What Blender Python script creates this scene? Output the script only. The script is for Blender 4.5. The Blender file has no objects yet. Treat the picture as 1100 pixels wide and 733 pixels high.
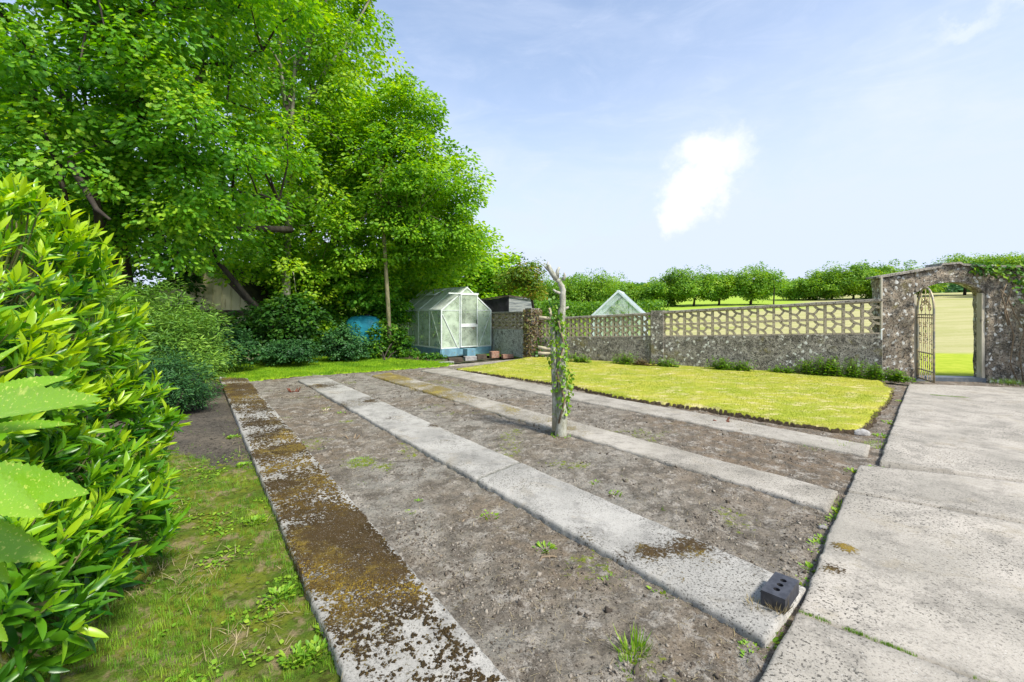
import bpy, bmesh, math
import numpy as np
from mathutils import Vector, Matrix
R = math.radians
S = bpy.context.scene
COL = S.collection
rng = np.random.default_rng(7)

# ------------------------------------------------------------------ camera, sky, sun, exposure
F = 489.0; HOR = 333.0; EYE = 1.45
cam = bpy.data.cameras.new('camera'); camo = bpy.data.objects.new('camera', cam); COL.objects.link(camo)
cam.sensor_width = 36.0; cam.lens = 36.0 * F / 1100.0
cam.shift_y = -(366.5 - HOR) / 1100.0
cam.clip_start = 0.05; cam.clip_end = 3000
camo.location = (0, 0, EYE); camo.rotation_euler = (R(90), 0, 0)
S.camera = camo
SUN_AZ = R(136); SUN_EL = R(50)
w = bpy.data.worlds.new('World'); S.world = w; w.use_nodes = True
sun = bpy.data.lights.new('sun', 'SUN'); suno = bpy.data.objects.new('sun', sun); COL.objects.link(suno)
sun.energy = 3.7; sun.angle = R(10); sun.color = (1.0, 0.95, 0.86)
sd = Vector((math.sin(SUN_AZ) * math.cos(SUN_EL), math.cos(SUN_AZ) * math.cos(SUN_EL), math.sin(SUN_EL)))
suno.rotation_euler = sd.to_track_quat('Z', 'Y').to_euler()
S.view_settings.view_transform = 'Standard'; S.view_settings.look = 'None'
S.view_settings.exposure = 0.76; S.view_settings.gamma = 1.0
S.render.engine = 'CYCLES'
S.cycles.max_bounces = 6; S.cycles.diffuse_bounces = 3; S.cycles.transparent_max_bounces = 12
S.cycles.transmission_bounces = 4; S.cycles.glossy_bounces = 2

def N(nt, typ, **kw):
    n = nt.nodes.new(typ)
    for k, v in kw.items():
        if k.startswith('i_'):
            n.inputs[k[2:].replace('_', ' ')].default_value = v
        else: setattr(n, k, v)
    return n
def L(nt, a, b): nt.links.new(a, b)
def mth(nt, op, a, b=None, c=None, clamp=False):
    n = nt.nodes.new('ShaderNodeMath'); n.operation = op; n.use_clamp = clamp
    for i, v in enumerate((a, b, c)):
        if v is None: continue
        if isinstance(v, (int, float)): n.inputs[i].default_value = v
        else: L(nt, v, n.inputs[i])
    return n.outputs[0]
def mrange(nt, v, a, b, c=0.0, d=1.0, smooth=True):
    n = nt.nodes.new('ShaderNodeMapRange'); n.interpolation_type = 'SMOOTHSTEP' if smooth else 'LINEAR'
    L(nt, v, n.inputs['Value'])
    for k, x in (('From Min', a), ('From Max', b), ('To Min', c), ('To Max', d)): n.inputs[k].default_value = x
    return n.outputs['Result']
def mixc(nt, fac, a, b):
    n = nt.nodes.new('ShaderNodeMix'); n.data_type = 'RGBA'
    def put(v, s):
        if isinstance(v, (int, float)): s.default_value = v
        elif isinstance(v, (tuple, list)): s.default_value = (*v[:3], 1)
        else: L(nt, v, s)
    put(fac, n.inputs[0]); put(a, n.inputs[6]); put(b, n.inputs[7])
    return n.outputs[2]
def noise(nt, vec, scale, detail=4, rough=0.55, dist=0.0):
    n = nt.nodes.new('ShaderNodeTexNoise'); n.inputs['Scale'].default_value = scale
    n.inputs['Detail'].default_value = detail; n.inputs['Roughness'].default_value = rough
    n.inputs['Distortion'].default_value = dist
    if vec is not None: L(nt, vec, n.inputs['Vector'])
    return n.outputs['Fac']
def vscale(nt, vec, s):
    n = nt.nodes.new('ShaderNodeVectorMath'); n.operation = 'MULTIPLY'; L(nt, vec, n.inputs[0]); n.inputs[1].default_value = s
    return n.outputs[0]

# sky: Nishita air with thin high cloud, a veil of haze and one drifting puff
nt = w.node_tree; nt.nodes.clear()
sky = N(nt, 'ShaderNodeTexSky', sky_type='NISHITA', sun_disc=False, sun_elevation=SUN_EL, sun_rotation=SUN_AZ,
        altitude=50, air_density=1.1, dust_density=0.8, ozone_density=1.6)
tc = N(nt, 'ShaderNodeTexCoord'); g = tc.outputs['Generated']
sep = N(nt, 'ShaderNodeSeparateXYZ'); L(nt, g, sep.inputs[0])
bg = N(nt, 'ShaderNodeBackground'); bg.inputs['Strength'].default_value = 0.145
veil = noise(nt, vscale(nt, g, (1.2, 1.2, 3.2)), 1.7, 7, 0.62, 0.6)
wisps = noise(nt, vscale(nt, g, (2.0, 1.0, 6.0)), 3.0, 8, 0.66, 1.0)
v1 = mrange(nt, veil, 0.40, 0.78)
v2 = mth(nt, 'MULTIPLY', mrange(nt, wisps, 0.42, 0.95), 0.30)
low = mrange(nt, sep.outputs[2], 0.0, 0.62, 0.97, 0.15)
right = mth(nt, 'MULTIPLY', mrange(nt, sep.outputs[0], -0.1, 0.75), 0.22)
cover = mth(nt, 'ADD', mth(nt, 'ADD', mth(nt, 'MULTIPLY', v1, 0.30), v2), mth(nt, 'ADD', low, right), clamp=True)
def skydir(px, py):
    v = Vector((px - 550, F, HOR - py)); v.normalize(); return v
def puff(px, py, r, sx=1.0, sz=1.0):
    d = skydir(px, py)
    wob = N(nt, 'ShaderNodeTexNoise'); wob.inputs['Scale'].default_value = 9; wob.inputs['Detail'].default_value = 8; wob.inputs['Roughness'].default_value = .65
    L(nt, g, wob.inputs['Vector'])
    a = N(nt, 'ShaderNodeVectorMath', operation='SUBTRACT'); L(nt, g, a.inputs[0]); a.inputs[1].default_value = d
    b = N(nt, 'ShaderNodeVectorMath', operation='SUBTRACT'); L(nt, wob.outputs['Color'], b.inputs[0]); b.inputs[1].default_value = (.5, .5, .5)
    c = N(nt, 'ShaderNodeVectorMath', operation='MULTIPLY_ADD'); L(nt, b.outputs[0], c.inputs[0]); c.inputs[1].default_value = (.16, .16, .16); L(nt, a.outputs[0], c.inputs[2])
    e = vscale(nt, c.outputs[0], (sx, sx, sz))
    l = N(nt, 'ShaderNodeVectorMath', operation='LENGTH'); L(nt, e, l.inputs[0])
    return mrange(nt, l.outputs['Value'], r * 0.45, r * 1.35, 1.0, 0.0)
pf = mth(nt, 'MAXIMUM', puff(760, 168, 0.070, 0.95, 1.45), puff(735, 222, 0.048, 1.15, 0.95))
pf = mth(nt, 'MAXIMUM', pf, puff(752, 203, 0.045, 1.0, 1.0))
pf = mth(nt, 'MAXIMUM', pf, mth(nt, 'MULTIPLY', puff(1052, 16, 0.05, 1.0, 3.0), 0.35))
c1 = mixc(nt, cover, sky.outputs[0], (3.25, 3.68, 4.62))
c2 = mixc(nt, mth(nt, 'MULTIPLY', pf, 0.88), c1, (4.55, 4.65, 4.9))
L(nt, c2, bg.inputs['Color'])
wo = N(nt, 'ShaderNodeOutputWorld'); L(nt, bg.outputs[0], wo.inputs[0])

# ------------------------------------------------------------------ helpers
def G(px, py, z=0.0):
    d = F * (EYE - z) / (py - HOR)
    return np.array([(px - 550) / F * d, d, z])
def A(px, py, d):
    return np.array([(px - 550) / F * d, d, EYE + (HOR - py) / F * d])

def _hash(ix, iy, seed):
    h = (ix * 374761393 + iy * 668265263 + seed * 974634777) & 0xffffffff
    h = ((h ^ (h >> 13)) * 1274126177) & 0xffffffff
    h = h ^ (h >> 16)
    return (h & 0xffffff) / float(0xffffff)
def vnoise(x, y, seed=0):
    xi = np.floor(x).astype(np.int64); yi = np.floor(y).astype(np.int64)
    fx = x - xi; fy = y - yi; fx = fx * fx * (3 - 2 * fx); fy = fy * fy * (3 - 2 * fy)
    a = _hash(xi, yi, seed); b = _hash(xi + 1, yi, seed); c = _hash(xi, yi + 1, seed); d = _hash(xi + 1, yi + 1, seed)
    return (a * (1 - fx) + b * fx) * (1 - fy) + (c * (1 - fx) + d * fx) * fy
def fbm(x, y, sc=1.0, oct=5, seed=0, gain=0.55):
    s = 0; a = 1; t = 0
    for i in range(oct):
        s = s + a * vnoise(x * sc + 17.3 * i, y * sc - 9.1 * i, seed + i); t += a; a *= gain; sc *= 2.03
    return s / t
def sstep(a, b, x):
    t = np.clip((x - a) / (b - a), 0, 1); return t * t * (3 - 2 * t)

def mesh_np(name, V, faces4=None, faces3=None, attrs=None, mat=None, parent=None, smooth=False, loc=None, facelist=None):
    me = bpy.data.meshes.new(name)
    V = np.asarray(V, dtype=np.float32)
    if loc is not None: V = V - np.asarray(loc, dtype=np.float32)
    if facelist is not None:
        me.from_pydata([tuple(v) for v in V.tolist()], [], facelist)
    else:
        f4 = np.zeros((0, 4), int) if faces4 is None else np.asarray(faces4)
        f3 = np.zeros((0, 3), int) if faces3 is None else np.asarray(faces3)
        me.vertices.add(len(V)); me.vertices.foreach_set('co', V.ravel())
        lt = np.concatenate([np.full(len(f4), 4), np.full(len(f3), 3)]).astype(np.int32)
        me.loops.add(int(lt.sum())); me.polygons.add(len(lt))
        me.loops.foreach_set('vertex_index', np.concatenate([f4.ravel(), f3.ravel()]).astype(np.int32))
        ls = np.concatenate([[0], np.cumsum(lt)[:-1]]).astype(np.int32)
        me.polygons.foreach_set('loop_start', ls); me.polygons.foreach_set('loop_total', lt)
        me.update(calc_edges=True)
    if attrs:
        for k, v in attrs.items():
            a = me.attributes.new(k, 'FLOAT', 'POINT'); a.data.foreach_set('value', np.asarray(v, dtype=np.float32))
    if smooth: me.polygons.foreach_set('use_smooth', np.ones(len(me.polygons), dtype=bool))
    if mat: me.materials.append(mat)
    o = bpy.data.objects.new(name, me); COL.objects.link(o)
    if parent: o.parent = parent
    elif loc is not None: o.location = tuple(float(a) for a in loc)
    return o

class MB:
    def __init__(s): s.V = []; s.F = []; s.n = 0
    def add(s, V, Fc):
        for v in V: s.V.append(tuple(float(a) for a in v))
        for f in Fc: s.F.append([i + s.n for i in f])
        s.n += len(V)
    def box(s, c, size, ax=None):
        c = np.array(c, float); sx, sy, sz = [a / 2 for a in size]
        ax = np.eye(3) if ax is None else np.array(ax, float)
        V = [c + ax[0] * (x * sx) + ax[1] * (y * sy) + ax[2] * (z * sz) for x in (-1, 1) for y in (-1, 1) for z in (-1, 1)]
        s.add(V, [(0, 1, 3, 2), (4, 6, 7, 5), (0, 4, 5, 1), (2, 3, 7, 6), (0, 2, 6, 4), (1, 5, 7, 3)])
    def beam(s, p, q, w_, h_, up=(0, 0, 1)):
        p = np.array(p, float); q = np.array(q, float); d = q - p; l = np.linalg.norm(d); d = d / l
        u = np.array(up, float); x = np.cross(d, u)
        if np.linalg.norm(x) < 1e-4: x = np.cross(d, (0, 1, 0))
        x /= np.linalg.norm(x); u = np.cross(x, d)
        s.box((p + q) / 2, (w_, l, h_), (x, d, u))
    def tube(s, P, rad, sides=7, cap=True):
        P = [np.array(p, float) for p in P]
        if np.isscalar(rad): rad = [rad] * len(P)
        V = []; prev = None
        for i, p in enumerate(P):
            d = P[min(i + 1, len(P) - 1)] - P[max(i - 1, 0)]; d = d / (np.linalg.norm(d) + 1e-9)
            if prev is None:
                x = np.cross(d, (0.3, 0.9, 0.2)); 
            else: x = prev - d * np.dot(prev, d)
            x /= np.linalg.norm(x) + 1e-9; prev = x; y = np.cross(d, x)
            for k in range(sides):
                a = 2 * math.pi * k / sides; V.append(p + (x * math.cos(a) + y * math.sin(a)) * rad[i])
        Fc = []
        for i in range(len(P) - 1):
            for k in range(sides):
                k2 = (k + 1) % sides; Fc.append((i * sides + k, i * sides + k2, (i + 1) * sides + k2, (i + 1) * sides + k))
        if cap: Fc.append(tuple(range(sides))[::-1]); Fc.append(tuple((len(P) - 1) * sides + k for k in range(sides)))
        s.add(V, Fc)
    def build(s, name, mat, parent=None, smooth=False, loc=None):
        return mesh_np(name, np.array(s.V), facelist=s.F, mat=mat, parent=parent, smooth=smooth, loc=loc)

def tag(o, label=None, cat=None, group=None, kind=None):
    if label: o['label'] = label
    if cat: o['category'] = cat
    if group: o['group'] = group
    if kind: o['kind'] = kind
    return o
def empty(name, label, cat, loc=(0, 0, 0), group=None):
    o = bpy.data.objects.new(name, None); COL.objects.link(o); o.location = tuple(float(a) for a in loc)
    o.empty_display_size = 0.2
    return tag(o, label, cat, group)
# parts are modelled in world space; shift them so that the thing's Empty sits at its base
def part(mb, name, mat, root, smooth=False):
    o = mb.build(name, mat, None, smooth)
    o.parent = root; l = root.matrix_basis.translation if root.parent is None else Vector((0, 0, 0))
    if root.parent is None: o.location = (-l.x, -l.y, -l.z)
    return o
def under(o, root):
    o.parent = root
    if root.parent is None: l = Vector(root.location); o.location = (-l.x, -l.y, -l.z)
    return o

def norm(a): return a / (np.linalg.norm(a, axis=-1, keepdims=True) + 1e-9)
def frames(d, n):
    d = norm(d); x = norm(np.cross(d, n)); z = np.cross(x, d)
    return np.stack([x, d, z], axis=-1)          # columns
# leaf / blade templates: (verts, quads)
def tpl_leaf(wd=0.27, fold=0.08, droop=0.1):
    V = np.array([(0, 0, 0), (wd, .38, fold), (wd * .8, .75, fold - droop * .6), (0, 1, -droop), (-wd * .8, .75, fold - droop * .6), (-wd, .38, fold)])
    return V, np.array([(0, 1, 2, 3), (0, 3, 4, 5)])
def tpl_long(wd=.15, st=6, curl=.16, fold=.05, serr=0.0):
    V = []; 
    for i in range(st + 1):
        t = i / st; w_ = wd * (math.sin(math.pi * min(1, t * .93 + .07)) ** .75) * (1 - .25 * t) * (1 if t < 1 else 0.03)
        if serr: w_ *= (1 + serr * (1 if i % 2 else -1))
        z = -curl * t * t
        V += [(-w_, t - (serr * .25 if i % 2 == 0 else 0) * .2, z + fold * w_ / wd), (0, t, z), (w_, t - (serr * .25 if i % 2 == 0 else 0) * .2, z + fold * w_ / wd)]
    Q = []
    for i in range(st):
        a = 3 * i; Q += [(a, a + 1, a + 4, a + 3), (a + 1, a + 2, a + 5, a + 4)]
    return np.array(V), np.array(Q)
def tpl_blade(wd=.05, bend=.35):
    V = np.array([(-wd, 0, 0), (wd, 0, 0), (wd * .7, .6, bend * .3), (-wd * .7, .6, bend * .3), (0, 1, bend)])
    return V, np.array([(0, 1, 2, 3)]), np.array([(3, 2, 4)])
def tpl_tuft(k=4, wd=.05, seed=1):
    r = np.random.default_rng(seed); Vs = []; Q = []; T = []
    for i in range(k):
        V, q, t = tpl_blade(wd, r.uniform(.1, .6)); a = r.uniform(0, 6.28); c, s_ = math.cos(a), math.sin(a)
        V = V * r.uniform(.6, 1.1)
        W = np.stack([V[:, 0] * c - V[:, 2] * s_, V[:, 0] * s_ + V[:, 2] * c, V[:, 1]], 1) + np.array([r.uniform(-.2, .2), r.uniform(-.2, .2), 0])
        Q += [tuple(x + 5 * i for x in q[0])]; T += [tuple(x + 5 * i for x in t[0])]; Vs.append(W)
    return np.concatenate(Vs), np.array(Q), np.array(T)
def tpl_clod(seed=0):
    r = np.random.default_rng(seed)
    V = np.array([(1, 0, 0), (-1, 0, 0), (0, 1, 0), (0, -1, 0), (0, 0, .8), (0, 0, -.5)], float) * r.uniform(.6, 1.2, (6, 1))
    T = np.array([(0, 2, 4), (2, 1, 4), (1, 3, 4), (3, 0, 4), (2, 0, 5), (1, 2, 5), (3, 1, 5), (0, 3, 5)])
    return V, np.zeros((0, 4), int), T
def scatter_arrays(tpl, P, Rm, Sz, rnd):
    V = tpl[0]; n = len(P); k = len(V)
    W = np.einsum('nij,kj->nki', Rm, V) * np.asarray(Sz)[:, None, None] + P[:, None, :]
    off = (np.arange(n) * k)[:, None, None]
    q = (tpl[1][None] + off).reshape(-1, 4) if len(tpl[1]) else np.zeros((0, 4), int)
    t = (tpl[2][None] + off).reshape(-1, 3) if len(tpl) > 2 and len(tpl[2]) else np.zeros((0, 3), int)
    return W.reshape(-1, 3), q, t, np.repeat(rnd, k)
def scatter(name, tpl, P, Rm, Sz, rnd, mat, parent=None, smooth=False):
    V, q, t, a = scatter_arrays(tpl, P, Rm, Sz, rnd)
    loc = None
    o = mesh_np(name, V, q, t, {'rnd': a}, mat, None, smooth)
    if parent is not None: under(o, parent)
    return o
def rotz(a):
    c, s_ = np.cos(a), np.sin(a); z = np.zeros_like(a); o = np.ones_like(a)
    return np.stack([np.stack([c, -s_, z], -1), np.stack([s_, c, z], -1), np.stack([z, z, o], -1)], -2)
def rdir(n): return norm(rng.normal(size=(n, 3)))

# ------------------------------------------------------------------ materials
def new_mat(name):
    m = bpy.data.materials.new(name); m.use_nodes = True; t = m.node_tree; t.nodes.clear()
    out = N(t, 'ShaderNodeOutputMaterial'); p = N(t, 'ShaderNodeBsdfPrincipled'); L(t, p.outputs[0], out.inputs[0])
    return m, t, p, out
def leaf_mat(name, dark, mid, light, trans=0.38, rough=0.5, spec=0.35, spots=None, var=0.25):
    m, t, p, out = new_mat(name)
    at = N(t, 'ShaderNodeAttribute', attribute_name='rnd')
    geo = N(t, 'ShaderNodeNewGeometry')
    n1 = noise(t, geo.outputs['Position'], 0.9, 3)
    f = mth(t, 'ADD', at.outputs['Fac'], mth(t, 'MULTIPLY', mth(t, 'SUBTRACT', n1, .5), var * 2), clamp=True)
    cr = N(t, 'ShaderNodeValToRGB'); L(t, f, cr.inputs[0])
    cr.color_ramp.elements[0].color = (*dark, 1); cr.color_ramp.elements[1].color = (*light, 1)
    e = cr.color_ramp.elements.new(.5); e.color = (*mid, 1)
    c = cr.outputs[0]
    if spots:
        s_ = mrange(t, noise(t, geo.outputs['Position'], 200, 2), .60, .68, 0, .7)
        c = mixc(t, s_, c, spots)
        c = mixc(t, mrange(t, noise(t, geo.outputs['Position'], 38, 4), .60, .74, 0, .7), c, spots)
        vb = N(t, 'ShaderNodeBump'); vb.inputs['Strength'].default_value = .5; vb.inputs['Distance'].default_value = .004; L(t, noise(t, geo.outputs['Position'], 70, 4), vb.inputs['Height']); L(t, vb.outputs[0], p.inputs['Normal'])
    L(t, c, p.inputs['Base Color']); p.inputs['Roughness'].default_value = rough; p.inputs['Specular IOR Level'].default_value = spec
    tr = N(t, 'ShaderNodeBsdfTranslucent')
    hs = N(t, 'ShaderNodeHueSaturation'); hs.inputs['Hue'].default_value = .485; hs.inputs['Saturation'].default_value = 1.1; hs.inputs['Value'].default_value = 1.5
    L(t, c, hs.inputs['Color']); L(t, hs.outputs[0], tr.inputs[0])
    mx = N(t, 'ShaderNodeMixShader'); mx.inputs[0].default_value = trans
    L(t, p.outputs[0], mx.inputs[1]); L(t, tr.outputs[0], mx.inputs[2]); L(t, mx.outputs[0], out.inputs[0])
    return m
def surf_mat(name, cols, scale=6, rough=.85, bump=.3, bscale=40, speck=None, metallic=0, spec=.3, bdist=.01, stretch=(1, 1, 1), coords='pos'):
    """cols: list of base colours blended by layered noise; speck: (colour, scale, lo, hi)"""
    m, t, p, out = new_mat(name)
    geo = N(t, 'ShaderNodeNewGeometry'); vec = geo.outputs['Position']
    if coords == 'obj': vec = N(t, 'ShaderNodeTexCoord').outputs['Object']
    v = vscale(t, vec, stretch)
    c = cols[0]
    for i, cc in enumerate(cols[1:]):
        c = mixc(t, mrange(t, noise(t, v, scale * (1.9 ** i), 6, .62), .40, .62), c, cc)
    for sp in (speck or []):
        c = mixc(t, mrange(t, noise(t, v, sp[1], 4, .6), sp[2], sp[3]), c, sp[0])
    if isinstance(c, tuple): p.inputs['Base Color'].default_value = (*c, 1)
    else: L(t, c, p.inputs['Base Color'])
    p.inputs['Roughness'].default_value = rough; p.inputs['Metallic'].default_value = metallic; p.inputs['Specular IOR Level'].default_value = spec
    if bump:
        b = N(t, 'ShaderNodeBump'); b.inputs['Strength'].default_value = bump; b.inputs['Distance'].default_value = bdist
        L(t, noise(t, v, bscale, 7, .65), b.inputs['Height']); L(t, b.outputs[0], p.inputs['Normal'])
    return m
M = {}
M['oak'] = leaf_mat('oak_leaf', (.045, .17, .02), (.16, .40, .03), (.42, .62, .05), var=.4, trans=.5)
M['beech'] = leaf_mat('tree_leaf', (.07, .21, .015), (.21, .44, .025), (.46, .62, .04), trans=.5, var=.4)
M['darkleaf'] = leaf_mat('dark_leaf', (.018, .065, .010), (.038, .13, .014), (.10, .24, .02), trans=.35)
M['shrubgrey'] = leaf_mat('fine_shrub_leaf', (.05, .14, .02), (.15, .31, .04), (.28, .46, .06), trans=.3)
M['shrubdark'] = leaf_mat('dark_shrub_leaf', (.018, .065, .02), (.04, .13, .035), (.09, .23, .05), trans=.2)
M['laurel'] = leaf_mat('laurel_leaf', (.02, .11, .010), (.14, .36, .014), (.42, .60, .02), trans=.42, rough=.32, spec=.5, var=.12)
M['spotted'] = leaf_mat('spotted_leaf', (.13, .33, .025), (.22, .44, .03), (.34, .56, .04), trans=.4, rough=.3, spec=.5, spots=(.62, .70, .16))
M['fartree'] = leaf_mat('far_tree_leaf', (.06, .17, .02), (.19, .37, .03), (.40, .54, .04), trans=.35, var=.1)
M['farwood'] = leaf_mat('far_wood_leaf', (.025, .085, .028), (.05, .15, .04), (.10, .25, .04), trans=.2, var=.1)
M['ivy'] = leaf_mat('ivy_leaf', (.02, .08, .01), (.06, .18, .012), (.20, .34, .02), trans=.3, rough=.4)
M['autumn'] = leaf_mat('reddish_leaf', (.05, .14, .012), (.14, .24, .02), (.38, .28, .03), trans=.4)
M['deadivy'] = leaf_mat('dead_leaf', (.10, .055, .03), (.17, .12, .055), (.16, .20, .05), trans=.15)
M['conifer'] = leaf_mat('golden_conifer_leaf', (.10, .22, .012), (.25, .42, .02), (.45, .58, .03), trans=.4)
M['grass'] = leaf_mat('lawn_blade', (.19, .27, .02), (.38, .40, .045), (.62, .54, .22), trans=.3, rough=.6, var=.45)
M['grass2'] = leaf_mat('green_lawn_blade', (.10, .22, .008), (.19, .36, .01), (.30, .46, .02), trans=.35, rough=.6, var=.3)  # greener blades, without the straw tone
M['weed'] = leaf_mat('weed_leaf', (.07, .18, .012), (.16, .34, .02), (.34, .48, .04), trans=.35, rough=.5)
M['dry'] = leaf_mat('dry_grass', (.18, .15, .07), (.34, .28, .14), (.50, .42, .24), trans=.2, rough=.7)
M['moss'] = leaf_mat('moss', (.038, .024, .007), (.105, .065, .011), (.28, .20, .02), trans=.1, rough=.9, var=.5)
M['bark'] = surf_mat('dark_bark', [(.035, .028, .022), (.07, .06, .045)], 5, .9, .6, 30, stretch=(1, 1, .3), bdist=.03)
M['barkpale'] = surf_mat('pale_bark', [(.22, .20, .15), (.12, .13, .08), (.33, .32, .26)], 6, .9, .6, 35, stretch=(1, 1, .4), bdist=.015, speck=[((.14, .20, .06), 9, .55, .66)])
M['barkgreen'] = surf_mat('greenish_bark', [(.17, .16, .08), (.10, .11, .05), (.24, .21, .13)], 6, .9, .6, 40, stretch=(1, 1, .4), bdist=.012)
M['pollard'] = surf_mat('pollard_bark', [(.32, .31, .24), (.18, .19, .12), (.42, .42, .35)], 9, .9, .7, 60, stretch=(1, 1, .5), bdist=.01, speck=[((.10, .10, .07), 60, .60, .68)])
M['cutwood'] = surf_mat('sawn_wood', [(.50, .44, .30), (.38, .34, .22)], 30, .8, .2, 80)
M['stem'] = surf_mat('green_stem', [(.12, .16, .04), (.18, .15, .07)], 10, .7, .2, 50)
M['alu'] = surf_mat('aluminium_bar', [(.80, .84, .82), (.66, .72, .68)], 8, .45, .1, 60, metallic=.25)
M['blue'] = surf_mat('blue_plinth', [(.17, .34, .42), (.12, .24, .31)], 5, .6, .15, 30, speck=[((.18, .22, .16), 14, .58, .68)])
M['black'] = surf_mat('black_plastic', [(.012, .012, .014), (.025, .025, .03)], 6, .5, .3, 20)
M['felt'] = surf_mat('grey_board', [(.17, .19, .20), (.10, .11, .12), (.28, .29, .28)], 4, .8, .3, 30, stretch=(.3, .3, 3))
M['iron'] = surf_mat('gate_iron', [(.72, .62, .42), (.60, .46, .26)], 14, .55, .3, 60, metallic=.4, speck=[((.06, .05, .05), 22, .5, .62)])
M['irond'] = surf_mat('gate_frame_iron', [(.22, .22, .20), (.46, .38, .24)], 14, .5, .3, 60, metallic=.4)
M['post'] = surf_mat('painted_post', [(.50, .46, .36), (.38, .34, .25)], 6, .7, .3, 40, stretch=(1, 1, .3))
M['shedwall'] = surf_mat('shed_boards', [(.72, .66, .38), (.62, .58, .32)], 2, .8, .15, 20, stretch=(3, 3, .5), speck=[((.30, .20, .08), 4, .6, .75)])
M['darkwood'] = surf_mat('dark_timber', [(.05, .04, .03), (.09, .07, .05)], 5, .85, .3, 30)
M['tank'] = surf_mat('turquoise_tank', [(.03, .30, .42), (.04, .36, .50)], 3, .45, .05, 20)
M['brickred'] = surf_mat('red_brick', [(.30, .14, .09), (.22, .12, .09), (.36, .24, .17)], 12, .9, .4, 60)
M['stonegrey'] = surf_mat('grey_stone', [(.24, .23, .22), (.36, .35, .33)], 9, .9, .4, 50)
M['enggrey'] = surf_mat('engineering_brick', [(.028, .029, .036), (.05, .052, .062)], 30, .5, .25, 120, spec=.5, bdist=.002)
M['hole'] = surf_mat('brick_hole_inside', [(.02, .02, .022), (.03, .03, .03)], 30, .8, .1, 50)
M['wood'] = surf_mat('old_timber', [(.36, .32, .20), (.25, .22, .14)], 6, .8, .3, 40)
M['terracotta'] = surf_mat('terracotta', [(.42, .20, .11), (.36, .18, .11)], 10, .8, .2, 40)
M['whiteplastic'] = surf_mat('white_plastic', [(.72, .74, .72), (.62, .66, .62)], 6, .5, .05, 30)
M['roots'] = surf_mat('dry_twig', [(.26, .20, .13), (.15, .11, .07)], 20, .9, .4, 60)
M['redstump'] = surf_mat('red_stump', [(.20, .06, .035), (.10, .05, .03)], 20, .9, .4, 60)
M['slate'] = surf_mat('threshold_slate', [(.09, .11, .13), (.14, .15, .16)], 12, .6, .3, 40)

def wall_mat(name, base, lich=.57):
    m, t, p, out = new_mat(name)
    geo = N(t, 'ShaderNodeNewGeometry'); v = geo.outputs['Position']
    c = mixc(t, mrange(t, noise(t, v, 3.0, 7, .65), .38, .64), base[0], base[1])
    c = mixc(t, mrange(t, noise(t, v, 11, 6, .65), .47, .64), c, base[2])
    c = mixc(t, mrange(t, noise(t, v, 42, 5, .65), .53, .58), c, (.035, .033, .028))
    c = mixc(t, mrange(t, noise(t, v, 8, 6, .7), .54, .62, 0, .75), c, (.05, .046, .038))
    c = mixc(t, mrange(t, noise(t, v, 2.1, 5, .6, .4), .56, .68, 0, .6), c, (.20, .17, .05))
    vo = N(t, 'ShaderNodeTexVoronoi'); vo.inputs['Scale'].default_value = 9; vo.inputs['Randomness'].default_value = 1
    wv = N(t, 'ShaderNodeTexNoise'); wv.inputs['Scale'].default_value = 22; L(t, v, wv.inputs['Vector'])
    va = N(t, 'ShaderNodeVectorMath', operation='MULTIPLY_ADD'); L(t, wv.outputs['Color'], va.inputs[0]); va.inputs[1].default_value = (.10, .10, .10); L(t, v, va.inputs[2])
    L(t, va.outputs[0], vo.inputs['Vector'])
    spt = mrange(t, vo.outputs['Distance'], .22, .32, 1, 0)
    spt = mth(t, 'MULTIPLY', spt, mrange(t, noise(t, v, 1.8, 3), lich - .06, lich + .03))
    c = mixc(t, spt, c, (.60, .60, .55))
    spf = mrange(t, noise(t, v, 70, 3, .6), .60, .66)
    c = mixc(t, spf, c, (.46, .45, .40))
    L(t, c, p.inputs['Base Color']); p.inputs['Roughness'].default_value = .92; p.inputs['Specular IOR Level'].default_value = .2
    b = N(t, 'ShaderNodeBump'); b.inputs['Strength'].default_value = .7; b.inputs['Distance'].default_value = .025
    h = mth(t, 'ADD', noise(t, v, 14, 8, .7), mth(t, 'MULTIPLY', spt, .12))
    L(t, h, b.inputs['Height']); L(t, b.outputs[0], p.inputs['Normal'])
    return m
M['wall'] = wall_mat('lichened_render', ((.26, .235, .20), (.12, .108, .09), (.38, .35, .30)), .51)
M['arch'] = wall_mat('lichened_stone', ((.31, .25, .18), (.11, .095, .07), (.40, .355, .28)), .36)
M['wallpale'] = wall_mat('pale_render', ((.54, .54, .50), (.36, .36, .33), (.60, .60, .56)), .62)
M['screen'] = surf_mat('screen_block_concrete', [(.36, .31, .21), (.26, .22, .15), (.44, .38, .28)], 9, .9, .4, 60, speck=[((.06, .055, .045), 45, .56, .64)])
M['coping'] = surf_mat('coping_concrete', [(.34, .31, .26), (.24, .22, .18)], 8, .9, .5, 50, speck=[((.07, .065, .055), 30, .52, .62)])

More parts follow.
